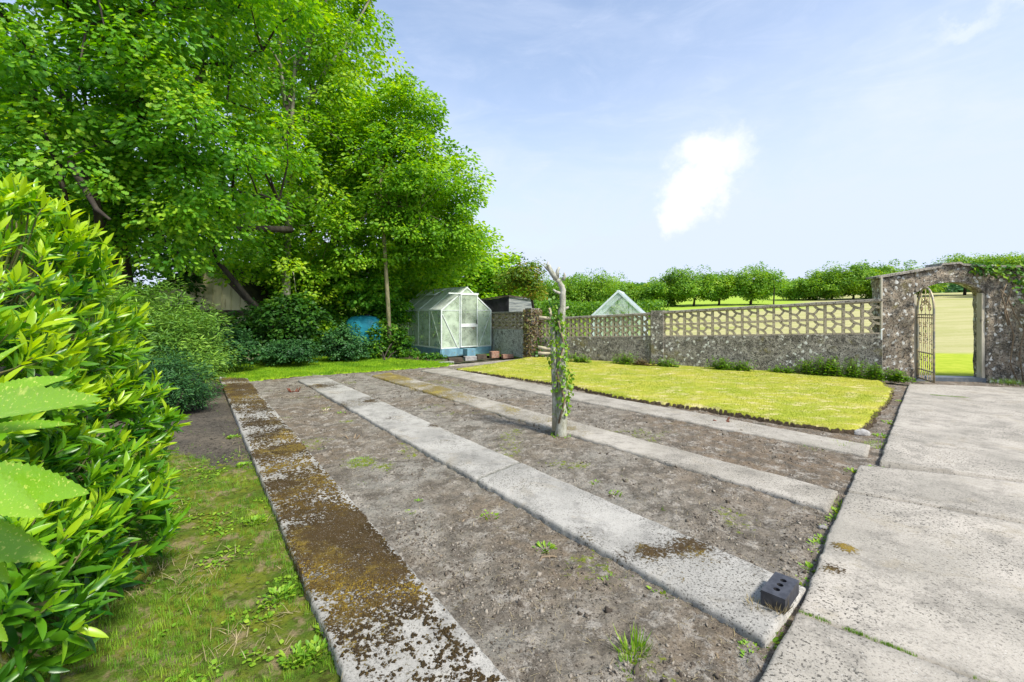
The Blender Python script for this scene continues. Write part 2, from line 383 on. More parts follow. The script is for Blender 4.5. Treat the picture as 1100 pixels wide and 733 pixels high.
def concrete_mat(name, base, dark, mossy=True, fine=1.0, mc2=(.16, .11, .014), mc1=(.062, .038, .012)):
    m, t, p, out = new_mat(name)
    geo = N(t, 'ShaderNodeNewGeometry'); v = geo.outputs['Position']
    at = N(t, 'ShaderNodeAttribute', attribute_name='moss')
    jt = N(t, 'ShaderNodeAttribute', attribute_name='joint')
    c = mixc(t, mrange(t, noise(t, v, 1.6, 6, .6), .35, .68), base, dark)
    c = mixc(t, mrange(t, noise(t, v, 5, 9, .75), .46, .66, 0, .6), c, tuple(x * .55 for x in dark))
    c = mixc(t, mrange(t, noise(t, v, 2.3, 8, .7, .8), .55, .68, 0, .55), c, (.30, .26, .19))
    c = mixc(t, mrange(t, noise(t, v, 150 * fine, 4, .7), .52, .66, 0, .55), c, tuple(x * .42 for x in dark))
    patch = mrange(t, noise(t, v, 1.3, 5, .6), .38, .60, .25, 1.0)
    pits = mth(t, 'MULTIPLY', mrange(t, noise(t, v, 85 * fine, 5, .65), .56, .61), patch)
    c = mixc(t, pits, c, (.045, .042, .035))
    spots = mth(t, 'MULTIPLY', mrange(t, noise(t, v, 26 * fine, 7, .75), .60, .65), patch)
    c = mixc(t, spots, c, (.10, .095, .08))
    c = mixc(t, mrange(t, noise(t, v, 100, 3, .6), .64, .70, 0, .6), c, (.55, .54, .50))
    # moss
    fn = noise(t, v, 50, 6, .75)
    mf = mrange(t, mth(t, 'ADD', at.outputs['Fac'], mth(t, 'MULTIPLY', mth(t, 'SUBTRACT', fn, .5), 3.6)), .42, .60)
    mc = mixc(t, mrange(t, noise(t, v, 3.2, 5, .6), .48, .62), mc1, mc2)
    mc = mixc(t, mrange(t, noise(t, v, 60, 4, .7), .48, .66), mc, tuple(x * .6 for x in mc1))
    mc = mixc(t, mrange(t, noise(t, v, 1.7, 4), .58, .68, 0, .8), mc, (.25, .17, .02))
    mc = mixc(t, mrange(t, noise(t, v, 130, 3, .6), .60, .68, 0, .7), mc, (.40, .38, .33))
    c = mixc(t, mf, c, mc)
    c = mixc(t, jt.outputs['Fac'], c, (.04, .045, .015))
    L(t, c, p.inputs['Base Color']); p.inputs['Roughness'].default_value = .9; p.inputs['Specular IOR Level'].default_value = .25
    b = N(t, 'ShaderNodeBump'); b.inputs['Strength'].default_value = .6; b.inputs['Distance'].default_value = .006
    h = mth(t, 'ADD', mth(t, 'MULTIPLY', noise(t, v, 60, 8, .75), .8), mth(t, 'SUBTRACT', mth(t, 'MULTIPLY', mf, mth(t, 'MULTIPLY', fn, 3.0)), mth(t, 'MULTIPLY', pits, .5)))
    L(t, h, b.inputs['Height']); L(t, b.outputs[0], p.inputs['Normal'])
    return m
M['path'] = concrete_mat('path_concrete', (.43, .41, .37), (.29, .278, .25))
M['path2'] = concrete_mat('path_concrete_warm', (.42, .385, .33), (.29, .265, .22), mc2=(.34, .27, .05), mc1=(.20, .15, .04))
M['paving'] = concrete_mat('paving_concrete', (.44, .40, .34), (.31, .285, .24), fine=.8)

def soil_mat(name, kind):
    m, t, p, out = new_mat(name)
    geo = N(t, 'ShaderNodeNewGeometry'); v = geo.outputs['Position']
    veg = N(t, 'ShaderNodeAttribute', attribute_name='veg')
    if kind == 'soil':
        c = mixc(t, mrange(t, noise(t, v, .55, 5, .6), .40, .60), (.26, .245, .21), (.19, .15, .105))
        sx_ = N(t, 'ShaderNodeSeparateXYZ'); L(t, v, sx_.inputs[0])
        c = mixc(t, mrange(t, sx_.outputs[0], .4, 2.6, 0, .7), c, (.185, .135, .09))
        c = mixc(t, mrange(t, noise(t, v, 4.5, 8, .75), .42, .62), c, (.115, .10, .08))
        c = mixc(t, mrange(t, noise(t, v, 7, 9, .85), .50, .60), c, (.34, .31, .265))
        c = mixc(t, mrange(t, noise(t, v, 60, 6, .85), .53, .60), c, (.055, .045, .036))
        c = mixc(t, mrange(t, noise(t, vscale(t, v, (1, 2.5, 1)), 90, 4, .7), .58, .66, 0, .9), c, (.36, .31, .24))
        fine = noise(t, v, 26, 6, .75)
        vf = mrange(t, mth(t, 'ADD', veg.outputs['Fac'], mth(t, 'MULTIPLY', mth(t, 'SUBTRACT', fine, .5), 3.6)), .62, .80)
        c = mixc(t, vf, c, mixc(t, mrange(t, noise(t, v, 50, 4), .4, .6), (.20, .22, .03), (.10, .15, .015)))
    else:
        c = mixc(t, mrange(t, noise(t, v, 1.3, 5, .6), .40, .60), (.085, .075, .062), (.13, .11, .085))
        c = mixc(t, mrange(t, noise(t, v, 30, 6, .75), .50, .62), c, (.035, .030, .024))
        c = mixc(t, mrange(t, noise(t, v, 70, 4, .7), .60, .68, 0, .8), c, (.30, .25, .18))
        green = mixc(t, mrange(t, noise(t, v, 3.5, 6, .65), .40, .60), (.16, .18, .018), (.08, .13, .014))
        green = mixc(t, mrange(t, noise(t, v, 24, 6, .75), .50, .62), green, (.055, .065, .010))
        green = mixc(t, mrange(t, noise(t, v, 5.5, 7, .75), .50, .62, 0, .85), green, (.26, .20, .11))
        fine = noise(t, v, 14, 7, .75)
        vf = mrange(t, mth(t, 'ADD', veg.outputs['Fac'], mth(t, 'MULTIPLY', mth(t, 'SUBTRACT', fine, .5), 1.8)), .42, .60)
        c = mixc(t, vf, c, green)
    L(t, c, p.inputs['Base Color']); p.inputs['Roughness'].default_value = .97; p.inputs['Specular IOR Level'].default_value = .12
    b = N(t, 'ShaderNodeBump'); b.inputs['Strength'].default_value = .9; b.inputs['Distance'].default_value = .02
    L(t, mth(t, 'ADD', noise(t, v, 38, 8, .75), mth(t, 'MULTIPLY', noise(t, v, 9, 6, .7), 1.5)), b.inputs['Height']); L(t, b.outputs[0], p.inputs['Normal'])
    return m
M['soil'] = soil_mat('bare_soil', 'soil'); M['mossy'] = soil_mat('mossy_turf', 'moss')
def lawn_mat(name, a, b_, c_, soil=(.075, .055, .035)):
    m, t, p, out = new_mat(name)
    geo = N(t, 'ShaderNodeNewGeometry'); v = geo.outputs['Position']
    ed = N(t, 'ShaderNodeAttribute', attribute_name='edge')
    c = mixc(t, mrange(t, noise(t, v, 1.1, 6, .6), .38, .62), a, b_)
    c = mixc(t, mrange(t, noise(t, vscale(t, v, (1, 1.6, 1)), 3.2, 7, .7), .50, .66), c, c_)
    c = mixc(t, mrange(t, noise(t, v, 40, 5, .7), .48, .68, 0, .5), c, tuple(x * .5 for x in a))
    s_ = mixc(t, mrange(t, noise(t, v, 22, 6, .7), .42, .6), soil, tuple(x * .45 for x in soil))
    f = mrange(t, mth(t, 'ADD', ed.outputs['Fac'], mth(t, 'MULTIPLY', mth(t, 'SUBTRACT', noise(t, v, 18, 5), .5), .8)), .4, .6)
    c = mixc(t, f, s_, c)
    L(t, c, p.inputs['Base Color']); p.inputs['Roughness'].default_value = .95; p.inputs['Specular IOR Level'].default_value = .1
    b = N(t, 'ShaderNodeBump'); b.inputs['Strength'].default_value = .8; b.inputs['Distance'].default_value = .02
    L(t, noise(t, v, 35, 6, .7), b.inputs['Height']); L(t, b.outputs[0], p.inputs['Normal'])
    return m
M['lawn'] = lawn_mat('yellow_lawn', (.30, .345, .035), (.41, .40, .055), (.58, .50, .24))  # yellow green turf with straw patches
M['lawn2'] = lawn_mat('green_lawn', (.16, .32, .01), (.26, .40, .012), (.34, .40, .03))  # plainer green turf for the strip before the shrubs

def glass_mat(name, tint, dirt):
    m, t, p, out = new_mat(name)
    geo = N(t, 'ShaderNodeNewGeometry'); v = geo.outputs['Position']
    p.inputs['Base Color'].default_value = (*tint, 1); p.inputs['Roughness'].default_value = .12
    tr = N(t, 'ShaderNodeBsdfTransparent'); tr.inputs[0].default_value = (.95, .98, .94, 1)
    f = mrange(t, noise(t, v, 3.5, 6, .65), .30, .72, dirt - .16, dirt + .2)
    mx = N(t, 'ShaderNodeMixShader'); L(t, f, mx.inputs[0]); L(t, tr.outputs[0], mx.inputs[1]); L(t, p.outputs[0], mx.inputs[2])
    L(t, mx.outputs[0], out.inputs[0]); return m
M['glass'] = glass_mat('greenhouse_glass', (.74, .86, .68), .34)
M['roofglass'] = glass_mat('greenhouse_roof_glass', (.80, .86, .78), .58)
M['farglass'] = glass_mat('far_greenhouse_glass', (.74, .80, .82), .17)
M['bluebar'] = surf_mat('pale_blue_bar', [(.62, .68, .72), (.52, .60, .66)], 8, .5, .1, 60)

# ------------------------------------------------------------------ terrain and field
def Hf(x, y):
    d = np.hypot(x, y)
    return np.where(d > 30, (d - 30) * .050, 0) + np.where(d > 130, -(d - 130) * .030, 0) + .10 * (fbm(x, y, .05, 3, 3) - .5) * np.clip((d - 18) / 20, 0, 1)
ang = np.linspace(0, 2 * np.pi, 121)[:-1]; rad = np.concatenate([[0.0], np.geomspace(2, 900, 60)])
P = []
for r_ in rad:
    for a in ang: P.append((r_ * math.cos(a), r_ * math.sin(a)))
P = np.array(P); Z = Hf(P[:, 0], P[:, 1]) - .07
nA = len(ang); q = []
for i in range(len(rad) - 1):
    for k in range(nA): q.append((i * nA + k, i * nA + (k + 1) % nA, (i + 1) * nA + (k + 1) % nA, (i + 1) * nA + k))
M['earth'] = surf_mat('earth_with_litter', [(.05, .05, .028), (.035, .05, .015), (.08, .065, .04)], 2.5, .95, .5, 20)
tag(mesh_np('ground', np.column_stack([P, Z]), q, mat=M['earth'], smooth=True), kind='structure')

# wall lines (world)
WB = np.array([7.47, 9.20, 0.0])                      # foot of the wall where it meets the gate pillar
WP = G(707, 395.0); WE = G(600, 387.8)                # pier between the two runs, far end of the low wall
WC = G(572, 386.2); WD = G(526.5, 378.5)                # high run beside the greenhouse
GR = G(1065, 412.5)                                   # right jamb of the gate
wd_ = norm(WC[:2] - WB[:2]); wn_ = np.array([wd_[1], -wd_[0]])   # towards the field
if wn_[0] < 0: wn_ = -wn_
gd_ = norm(GR[:2] - WB[:2]); gn_ = np.array([-gd_[1], gd_[0]])
gx = np.concatenate([np.arange(-60, 60, 1.0), np.arange(60, 330, 9.0)]); gy = np.concatenate([np.arange(2, 60, 1.0), np.arange(60, 420, 8.0)])
XX, YY = np.meshgrid(gx, gy); ZZ = Hf(XX, YY) + .012
bm = bmesh.new()
V = [bm.verts.new((x, y, z)) for x, y, z in zip(XX.ravel(), YY.ravel(), ZZ.ravel())]
nx = len(gx)
for j in range(len(gy) - 1):
    for i in range(nx - 1): bm.faces.new((V[j * nx + i], V[j * nx + i + 1], V[(j + 1) * nx + i + 1], V[(j + 1) * nx + i]))
for pt, nn in ((WB[:2], wn_), (WB[:2], gn_)):
    co = Vector((pt[0] + nn[0] * .12, pt[1] + nn[1] * .12, 0))
    bmesh.ops.bisect_plane(bm, geom=bm.verts[:] + bm.edges[:] + bm.faces[:], plane_co=co, plane_no=Vector((nn[0], nn[1], 0)), clear_inner=True)
me = bpy.data.meshes.new('field'); bm.to_mesh(me); bm.free()
fm, t, p, out = new_mat('mown_hay_field')
geo = N(t, 'ShaderNodeNewGeometry'); v = geo.outputs['Position']; sp = N(t, 'ShaderNodeSeparateXYZ'); L(t, v, sp.inputs[0])
wob = mth(t, 'MULTIPLY', mth(t, 'SUBTRACT', noise(t, v, .6, 4), .5), 2.0)
yy = mth(t, 'ADD', mth(t, 'ADD', sp.outputs[1], mth(t, 'MULTIPLY', sp.outputs[0], .12)), wob)
hay = mixc(t, mrange(t, noise(t, vscale(t, v, (.25, 1.2, 1)), .8, 6, .65), .38, .62), (.42, .39, .19), (.34, .335, .13))
hay = mixc(t, mrange(t, noise(t, v, 6, 6, .7), .5, .7, 0, .5), hay, (.52, .47, .29))
hay = mixc(t, mrange(t, noise(t, vscale(t, v, (.12, 1, 1)), .45, 3, .5), .56, .64, 0, .7), hay, (.26, .30, .06))
grn = mixc(t, mrange(t, noise(t, v, 2.5, 6, .65), .4, .62), (.30, .38, .03), (.40, .45, .05))
c = mixc(t, mrange(t, yy, 16.3, 17.3), grn, hay)
fx = mth(t, 'SUBTRACT', mth(t, 'MULTIPLY', sp.outputs[1], .64), sp.outputs[0])
c = mixc(t, mth(t, 'MULTIPLY', mrange(t, yy, 50, 60), mrange(t, fx, -3, 3)), c, (.30, .42, .05))
sx = mth(t, 'ADD', mth(t, 'SUBTRACT', sp.outputs[0], mth(t, 'MULTIPLY', sp.outputs[1], .31)), mth(t, 'MULTIPLY', wob, .5))
c = mixc(t, mrange(t, sx, -1.5, 1.0, 1, 0), c, mixc(t, mrange(t, noise(t, v, 2, 5), .4, .6), (.10, .18, .02), (.20, .28, .03)))
L(t, c, p.inputs['Base Color']); p.inputs['Roughness'].default_value = .95; p.inputs['Specular IOR Level'].default_value = .05
b = N(t, 'ShaderNodeBump'); b.inputs['Strength'].default_value = .5; b.inputs['Distance'].default_value = .05; L(t, noise(t, v, 12, 6, .7), b.inputs['Height']); L(t, b.outputs[0], p.inputs['Normal'])
me.materials.append(fm); fo = bpy.data.objects.new('field', me); COL.objects.link(fo); tag(fo, kind='structure')

# soil bed and mossy ground: one grid, split along the mossy path's centre line
S1L = (G(235, 407), G(372, 733)); S1R = (G(269, 409), G(549, 733))
yv = np.concatenate([np.arange(.6, 1.5, .05), 1.5 * np.exp(np.arange(0, 2.35, .0062))]); xv = np.concatenate([np.arange(-7.5, -3.2, .06), np.arange(-3.2, 5.6, .021), np.arange(5.6, 12.5, .25)])
XX, YY = np.meshgrid(xv, yv)
def line_x(a, b, y): return a[0] + (b[0] - a[0]) * (y - a[1]) / (b[1] - a[1])
s1c = line_x((S1L[0] + S1R[0]) / 2, (S1L[1] + S1R[1]) / 2, YY)
zs = .024 + .030 * (fbm(XX, YY, 1.1, 3, 11) - .5) + .030 * (fbm(XX, YY, 6, 4, 12) - .5) + .034 * (fbm(XX, YY, 24, 4, 13) - .5)
zs += .03 * np.maximum(0, fbm(XX, YY, 9, 3, 14) - .62)
vegs = .55 * sstep(.60, .74, fbm(XX, YY, 1.9, 4, 21))
for (px, py, r_) in ((388, 500, .22), (372, 455, .12), (350, 440, .12), (680, 712, .06), (528, 520, .10), (412, 505, .14)):
    c_ = G(px, py); vegs = np.maximum(vegs, .8 * np.exp(-((XX - c_[0]) ** 2 + (YY - c_[1]) ** 2) / r_ ** 2))
zm = +.012 + .05 * (fbm(XX, YY, 1.3, 3, 31) - .5) + .035 * (fbm(XX, YY, 7, 4, 32) - .5) + .022 * (fbm(XX, YY, 26, 3, 33) - .5)
bare = sstep(3.7, 4.6, YY + .5 * (fbm(XX, YY, 1.2, 3, 34) - .5) + (XX + 2.5) * .5) * (1 - sstep(8.5, 10.5, YY))
nearpath = np.exp(-((XX - line_x(*S1L, YY)) / .22) ** 2) * .5
vegm = np.clip(1.02 - bare * 1.1 + nearpath, 0, 1) * (0.55 + .6 * fbm(XX, YY, 2.2, 4, 35))
nx = len(xv); ny = len(yv); idx = np.arange(nx * ny).reshape(ny, nx)
quads = np.stack([idx[:-1, :-1], idx[:-1, 1:], idx[1:, 1:], idx[1:, :-1]], -1).reshape(-1, 4)
leftm = ((XX - s1c) < 0)[:-1, :-1].ravel()
gcut = ((XX - WB[0]) * gn_[0] + (YY - WB[1]) * gn_[1])[:-1, :-1].ravel() < 0
wcut = ((XX - WB[0]) * wn_[0] + (YY - WB[1]) * wn_[1])[:-1, :-1].ravel() < 0
far_cut = (YY[:-1, :-1].ravel() < 11.6) & (gcut | wcut) & ~((XX[:-1, :-1].ravel() > WB[0]) & ~gcut)
def sub(name, Vx, qd, attrs, mat):
    used = np.unique(qd); mp = np.full(len(Vx), -1); mp[used] = np.arange(len(used))
    return mesh_np(name, Vx[used], mp[qd], attrs={k: a[used] for k, a in attrs.items()}, mat=mat, smooth=True)
flat = lambda z_: np.column_stack([XX.ravel(), YY.ravel(), z_.ravel()])
tag(sub('soil_bed', flat(zs), quads[~leftm & far_cut], {'veg': vegs.ravel()}, M['soil']), 'bare grey brown soil beds between the concrete strips', kind='structure')
tag(sub('mossy_ground', flat(zm), quads[leftm & (YY[:-1, :-1].ravel() < 12.5)], {'veg': vegm.ravel()}, M['mossy']), 'mossy green ground with a bare patch left of the paths', kind='structure')

# ------------------------------------------------------------------ concrete strips and paving
def strip(name, A0, A1, B0, B1, z, mat, mossf, nu=22, ds=.03, joints=(), thick=.12, label=None, wob=.012, seed=0, lipw=.018, zvar=.012):
    """A0->A1 left edge near->far, B0->B1 right edge near->far; a weathered slab with rounded, chipped arrises"""
    A0, A1, B0, B1 = [np.array(a, float) for a in (A0, A1, B0, B1)]
    ln = np.linalg.norm((A1 + B1 - A0 - B0) / 2); nv = max(6, int(ln / ds))
    wdt = np.linalg.norm((B0 - A0)[:2]); e = min(.2, lipw / wdt)
    us = np.concatenate([[0, 0, e * .35], np.linspace(e, 1 - e, nu), [1 - e * .35, 1, 1]])
    vs = np.linspace(0, 1, nv)
    U, Vv = np.meshgrid(us, vs)
    Pt = (A0[None, None] * (1 - Vv)[..., None] + A1[None, None] * Vv[..., None]) * (1 - U)[..., None] + (B0[None, None] * (1 - Vv)[..., None] + B1[None, None] * Vv[..., None]) * U[..., None]
    X, Y = Pt[..., 0].copy(), Pt[..., 1].copy()
    side = norm((B0 - A0)[:2])
    ew = wob * 2 * (fbm(X, Y, 3.5, 5, seed + 5) - .5) + wob * 1.2 * (fbm(X, Y, 22, 2, seed + 6) - .5)
    wgt = np.abs(U - .5) * 2
    X += side[0] * ew * wgt; Y += side[1] * ew * wgt
    Zt = z + zvar * 2 * (fbm(X, Y, .8, 3, seed) - .5) + .004 * (fbm(X, Y, 18, 3, seed + 1) - .5)
    drop = np.zeros_like(U); drop[:, 1] = .016; drop[:, 2] = .004; drop[:, -2] = .016; drop[:, -3] = .004
    drop[:, 1] += .012 * fbm(X[:, 1], Y[:, 1], 9, 3, seed + 9); drop[:, -2] += .012 * fbm(X[:, -2], Y[:, -2], 9, 3, seed + 8)
    Zt = Zt - drop
    ms = mossf(X, Y, U, Vv) if mossf else np.zeros_like(U)
    Zt += np.clip(ms, 0, 1) * .010 * (.3 + fbm(X, Y, 30, 3, seed + 3))
    jn = np.zeros_like(U)
    for (va, vb) in joints:
        dj = np.abs(Vv - (va + (vb - va) * U) - .002 * (fbm(X, Y, 14, 2, seed + 4) - .5)) * ln
        k = np.clip(1 - dj / (ds * .8), 0, 1); jn = np.maximum(jn, k); Zt -= .02 * k
    Zt[:, 0] = z - thick; Zt[:, -1] = z - thick
    n0, n1 = X.shape
    VV = np.stack([X, Y, Zt], -1).reshape(-1, 3)
    id_ = np.arange(n0 * n1).reshape(n0, n1)
    qd = np.stack([id_[:-1, :-1], id_[:-1, 1:], id_[1:, 1:], id_[1:, :-1]], -1).reshape(-1, 4)
    # end walls
    ends = []
    Vx = [VV]; base = len(VV)
    for row in (0, -1):
        top = VV[id_[row]]; bot = top.copy(); bot[:, 2] = z - thick; Vx.append(bot)
        for k in range(n1 - 1):
            f = (id_[row, k], id_[row, k + 1], base + k + 1, base + k); ends.append(f if row == -1 else f[::-1])
        base += n1
    VV = np.concatenate(Vx); qd = np.concatenate([qd, np.array(ends)])
    pad = np.zeros(2 * n1)
    o = mesh_np(name, VV, qd, attrs={'moss': np.concatenate([ms.ravel(), pad]), 'joint': np.concatenate([jn.ravel(), pad])}, mat=mat, smooth=True)
    tag(o, label, kind='structure'); return o
def ext(a, b, t_): return a + (b - a) * t_
ZP = .065
def moss1(x, y, u, v):
    m_ = .68 + 1.5 * (fbm(x, y, 1.5, 4, 41) - .5) + 1.1 * (fbm(x, y, 5, 4, 42) - .5)
    m_ += .16 * sstep(5, 9, y) - .42 * sstep(.82, 1.0, u + .12 * (fbm(x, y, 4, 3, 43) - .5)) - .35 * sstep(.16, .0, u) - .35 * sstep(2.4, 1.7, y) * sstep(.2, .8, u)
    return np.clip(m_, -.5, 1.1)
a0, a1 = G(372, 733, ZP), G(235, 405, ZP); b0, b1 = G(549, 733, ZP), G(266, 407, ZP)
strip('path', ext(a0, a1, -.12), a1, ext(b0, b1, -.12), b1, ZP, M['path'], moss1, nu=34, ds=.02, label='leftmost concrete strip covered with brown and yellow moss', seed=50)
S1 = (a0, a1, b0, b1)
def moss2(x, y, u, v):
    c = -.25 + 1.3 * (fbm(x, y, 2.2, 4, 61) - .5) + .8 * (fbm(x, y, 7, 3, 62) - .5)
    for (px, py, r_, s_) in ((392, 432, .42, 1.0), (345, 414, .4, .9), (465, 457, .13, .8), (480, 472, .14, .9), (697, 592, .10, 1.0), (738, 589, .14, .9), (730, 625, .08, .8), (420, 450, .16, .7)):
        k = G(px, py, ZP); c = c + s_ * np.exp(-((x - k[0]) ** 2 + (y - k[1]) ** 2) / r_ ** 2)
    return np.clip(c, -.6, 1)
a0, a1 = G(822, 687, ZP), G(320, 408, ZP); b0, b1 = G(866, 631, ZP), G(352, 405.5, ZP)
strip('path', a0, a1, b0, b1, ZP, M['path'], moss2, nu=26, ds=.02, joints=((.255, .265),), label='second concrete strip from the left with one crossing joint', seed=70)
def moss3(x, y, u, v):
    c = .08 + .5 * sstep(.40, .7, v) + 1.3 * (fbm(x, y, 1.6, 4, 81) - .5) + .8 * (fbm(x, y, 6, 3, 82) - .5) - .7 * sstep(.35, .05, v)
    return np.clip(c - .35 * sstep(.75, 1, u), -.6, .95)
Z3 = .055
a0, a1 = G(889, 547, Z3), G(400, 404, Z3); b0, b1 = G(900, 528, Z3), G(420, 400.5, Z3)
strip('path', a0, a1, b0, b1, Z3, M['path2'], moss3, nu=20, ds=.03, label='third concrete strip behind the pollarded trunk', seed=90, wob=.02)
Z4 = .045
a0, a1 = G(932, 489.5, Z4), G(452, 398, Z4); b0, b1 = G(935, 477, Z4), G(478, 395.5, Z4)
strip('path', a0, a1, b0, b1, Z4, M['path2'], lambda x, y, u, v: -.6 + 1.0 * (fbm(x, y, 3, 4, 95) - .5) + 0 * u, nu=16, ds=.04, label='narrow concrete strip along the edge of the bright lawn', seed=97, wob=.015)
# paving slabs
ZS = .075
def slab(La, Lb, Ra, Rb, length, label, seed, mf=None):
    """La,Lb: near-left and near direction point; Ra,Rb far-left and far direction point"""
    p0, p1, q0, q1 = G(*La, ZS), G(*Lb, ZS), G(*Ra, ZS), G(*Rb, ZS)
    e0 = p0 + norm(p1 - p0) * length; e1 = q0 + norm(q1 - q0) * length
    strip('paving', p0, q0, e0, e1, ZS, M['paving'], mf, nu=int(length / .035), ds=.035, seed=seed, wob=.012, label=label, zvar=.010)
def mossp(x, y, u, v):
    c = -.55 + 1.2 * (fbm(x, y, 2.4, 4, 101) - .5)
    for (px, py, r_, s_) in ((907, 588, .07, 1.5), (893, 612, .08, 1.1), (880, 632, .05, .9), (842, 716, .05, .8), (902, 604, .13, .35)):
        k = G(px, py, ZS); c = c + s_ * np.exp(-((x - k[0]) ** 2 + (y - k[1]) ** 2) / r_ ** 2)
    return np.clip(c, -.6, 1)
slab((944.5, 494.5), (1100, 516), (976, 412), (1100, 416.5), 6.5, 'far paving slab leading to the gate', 110, lambda x, y, u, v: -.55 + 1.2 * (fbm(x, y, 2, 4, 103) - .5))
slab((910, 526), (1100, 559), (923, 499.3), (1100, 519), 6.0, 'narrow paving slab before the crossing joint', 120, lambda x, y, u, v: -.6 + 1.0 * (fbm(x, y, 2, 4, 104) - .5))
slab((857, 653), (1063, 731), (908, 528.6), (1098, 562), 5.5, 'wide weathered paving slab beside the black brick', 130, mossp)
slab((640, 1030), (1300, 1300), (855, 657), (1061, 735), 5.0, 'nearest paving slab in the corner', 140, mossp)

# ------------------------------------------------------------------ lawns
def poly_sd(X, Y, poly):
    px, py = X.ravel(), Y.ravel(); n = len(poly); dmin = np.full(px.shape, 1e9); ins = np.zeros(px.shape, bool)
    for i in range(n):
        ax, ay = poly[i]; bx, by = poly[(i + 1) % n]
        dx, dy = bx - ax, by - ay; t_ = np.clip(((px - ax) * dx + (py - ay) * dy) / (dx * dx + dy * dy), 0, 1)
        dmin = np.minimum(dmin, np.hypot(px - ax - t_ * dx, py - ay - t_ * dy))
        cr = ((ay > py) != (by > py)) & (px < (bx - ax) * (py - ay) / (by - ay + 1e-12) + ax); ins ^= cr
    return np.where(ins, dmin, -dmin).reshape(X.shape)
def turf(name, poly, h, res, mat, label, bank=.07, seed=0):
    poly = [tuple(p_[:2]) for p_ in poly]; a = np.array(poly)
    X, Y = np.meshgrid(np.arange(a[:, 0].min() - .2, a[:, 0].max() + .2, res), np.arange(a[:, 1].min() - .2, a[:, 1].max() + .2, res))
    s_ = poly_sd(X, Y, poly) + .10 * (fbm(X, Y, 4, 4, seed) - .5) + .05 * (fbm(X, Y, 20, 3, seed + 7) - .5)
    Z_ = -.05 + (h + .05) * sstep(-bank, bank * .5, s_) + .03 * (fbm(X, Y, 1.2, 3, seed + 1) - .5) * sstep(0, .1, s_) + .012 * (fbm(X, Y, 18, 3, seed + 2) - .5)
    n0, n1 = X.shape; id_ = np.arange(n0 * n1).reshape(n0, n1)
    qd = np.stack([id_[:-1, :-1], id_[:-1, 1:], id_[1:, 1:], id_[1:, :-1]], -1).reshape(-1, 4)
    keep = (s_[:-1, :-1] > -bank - .03).ravel()
    o = sub(name, np.column_stack([X.ravel(), Y.ravel(), Z_.ravel()]), qd[keep], {'edge': sstep(-bank * .2, bank * .7, s_).ravel()}, mat)
    tag(o, label, kind='structure')
    return lambda x, y: (poly_sd(x, y, poly) + .10 * (fbm(x, y, 4, 4, seed) - .5), h + .03 * (fbm(x, y, 1.2, 3, seed + 1) - .5))
LZ = .09
lawnA = [G(490, 396, LZ), G(500, 397, LZ), G(609, 412.5, LZ), G(674, 427, LZ), G(762, 437, LZ), G(854, 454, LZ), G(926, 462, LZ),
         G(939, 448, LZ), G(951, 431, LZ), G(960, 418, LZ), (WB[0] - .1, WB[1] + .05), (WP[0], WP[1] + .1), (WE[0], WE[1] + .1), (WC[0], WC[1] + .1), G(545, 388, LZ)]
fA = turf('lawn', lawnA, LZ, .045, M['lawn'], 'bright yellow green lawn below the screen block wall', seed=200)
lawnB = [G(243, 409, .04), G(264, 410, .04), G(318, 404.5, .04), G(400, 399, .04), G(481, 393, .04), G(488, 391, .04), G(475, 388.5, .04), G(430, 386.5, .04), G(397, 382, .04), G(330, 384, .04), G(244, 390, .04), G(215, 396, .04)]
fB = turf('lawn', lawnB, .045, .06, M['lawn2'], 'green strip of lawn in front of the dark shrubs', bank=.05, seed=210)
TUFT = tpl_tuft(5, .045, 3); TUFT2 = tpl_tuft(6, .03, 5)
def blades(name, f, poly, n, size, mat, label, seed, dens=None):
    a = np.array([p_[:2] for p_ in poly]); 
    # density falls with distance so that near turf is as full as it looks
    x = rng.uniform(a[:, 0].min(), a[:, 0].max(), n); y = rng.uniform(a[:, 1].min(), a[:, 1].max(), n)
    s_, h = f(x, y); k = s_ > -.025
    x, y, h, s_ = x[k], y[k], h[k], s_[k]
    Pn = np.column_stack([x, y, h - .006]); m_ = len(x)
    rn = np.clip(fbm(x, y, 2.5, 4, seed) * 1.5 - .35 + rng.normal(0, .16, m_), 0, 1)
    o = scatter(name, TUFT, Pn, rotz(rng.uniform(0, 6.28, m_)), size * rng.uniform(.5, 1.3, m_), rn, mat)
    tag(o, label, 'grass', kind='stuff')
blades('grass', fA, lawnA, 130000, .022, M['grass'], 'short yellow green grass blades on the right hand lawn', 201)
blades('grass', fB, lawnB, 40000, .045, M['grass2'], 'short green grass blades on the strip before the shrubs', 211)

# soil clods, straw and weeds over the near ground
def soil_z(x, y):
    return .024 + .030 * (fbm(x, y, 1.1, 3, 11) - .5) + .030 * (fbm(x, y, 6, 4, 12) - .5) + .034 * (fbm(x, y, 24, 4, 13) - .5) + .03 * np.maximum(0, fbm(x, y, 9, 3, 14) - .62)
def moss_z(x, y):
    return +.012 + .05 * (fbm(x, y, 1.3, 3, 31) - .5) + .035 * (fbm(x, y, 7, 4, 32) - .5) + .022 * (fbm(x, y, 26, 3, 33) - .5)
def pts(n, ymin, ymax, p_=1.6):
    y = ymin * (ymax / ymin) ** (rng.uniform(0, 1, n) ** 1.0); x = rng.uniform(-1, 1, n)
    return x, y
n = 110000
y = 1.5 * (11 / 1.5) ** rng.uniform(0, 1, n); x = rng.uniform(-4.2, 6.2, n) ; x = np.where(y < 3.5, rng.uniform(-1.2, 3.0, n), x)
k = x > line_x(*S1R, y); x, y = x[k], y[k]; m_ = len(x)
clump = fbm(x, y, 3, 3, 15)
k = rng.uniform(0, 1, m_) < sstep(.3, .75, clump); x, y = x[k], y[k]; m_ = len(x)
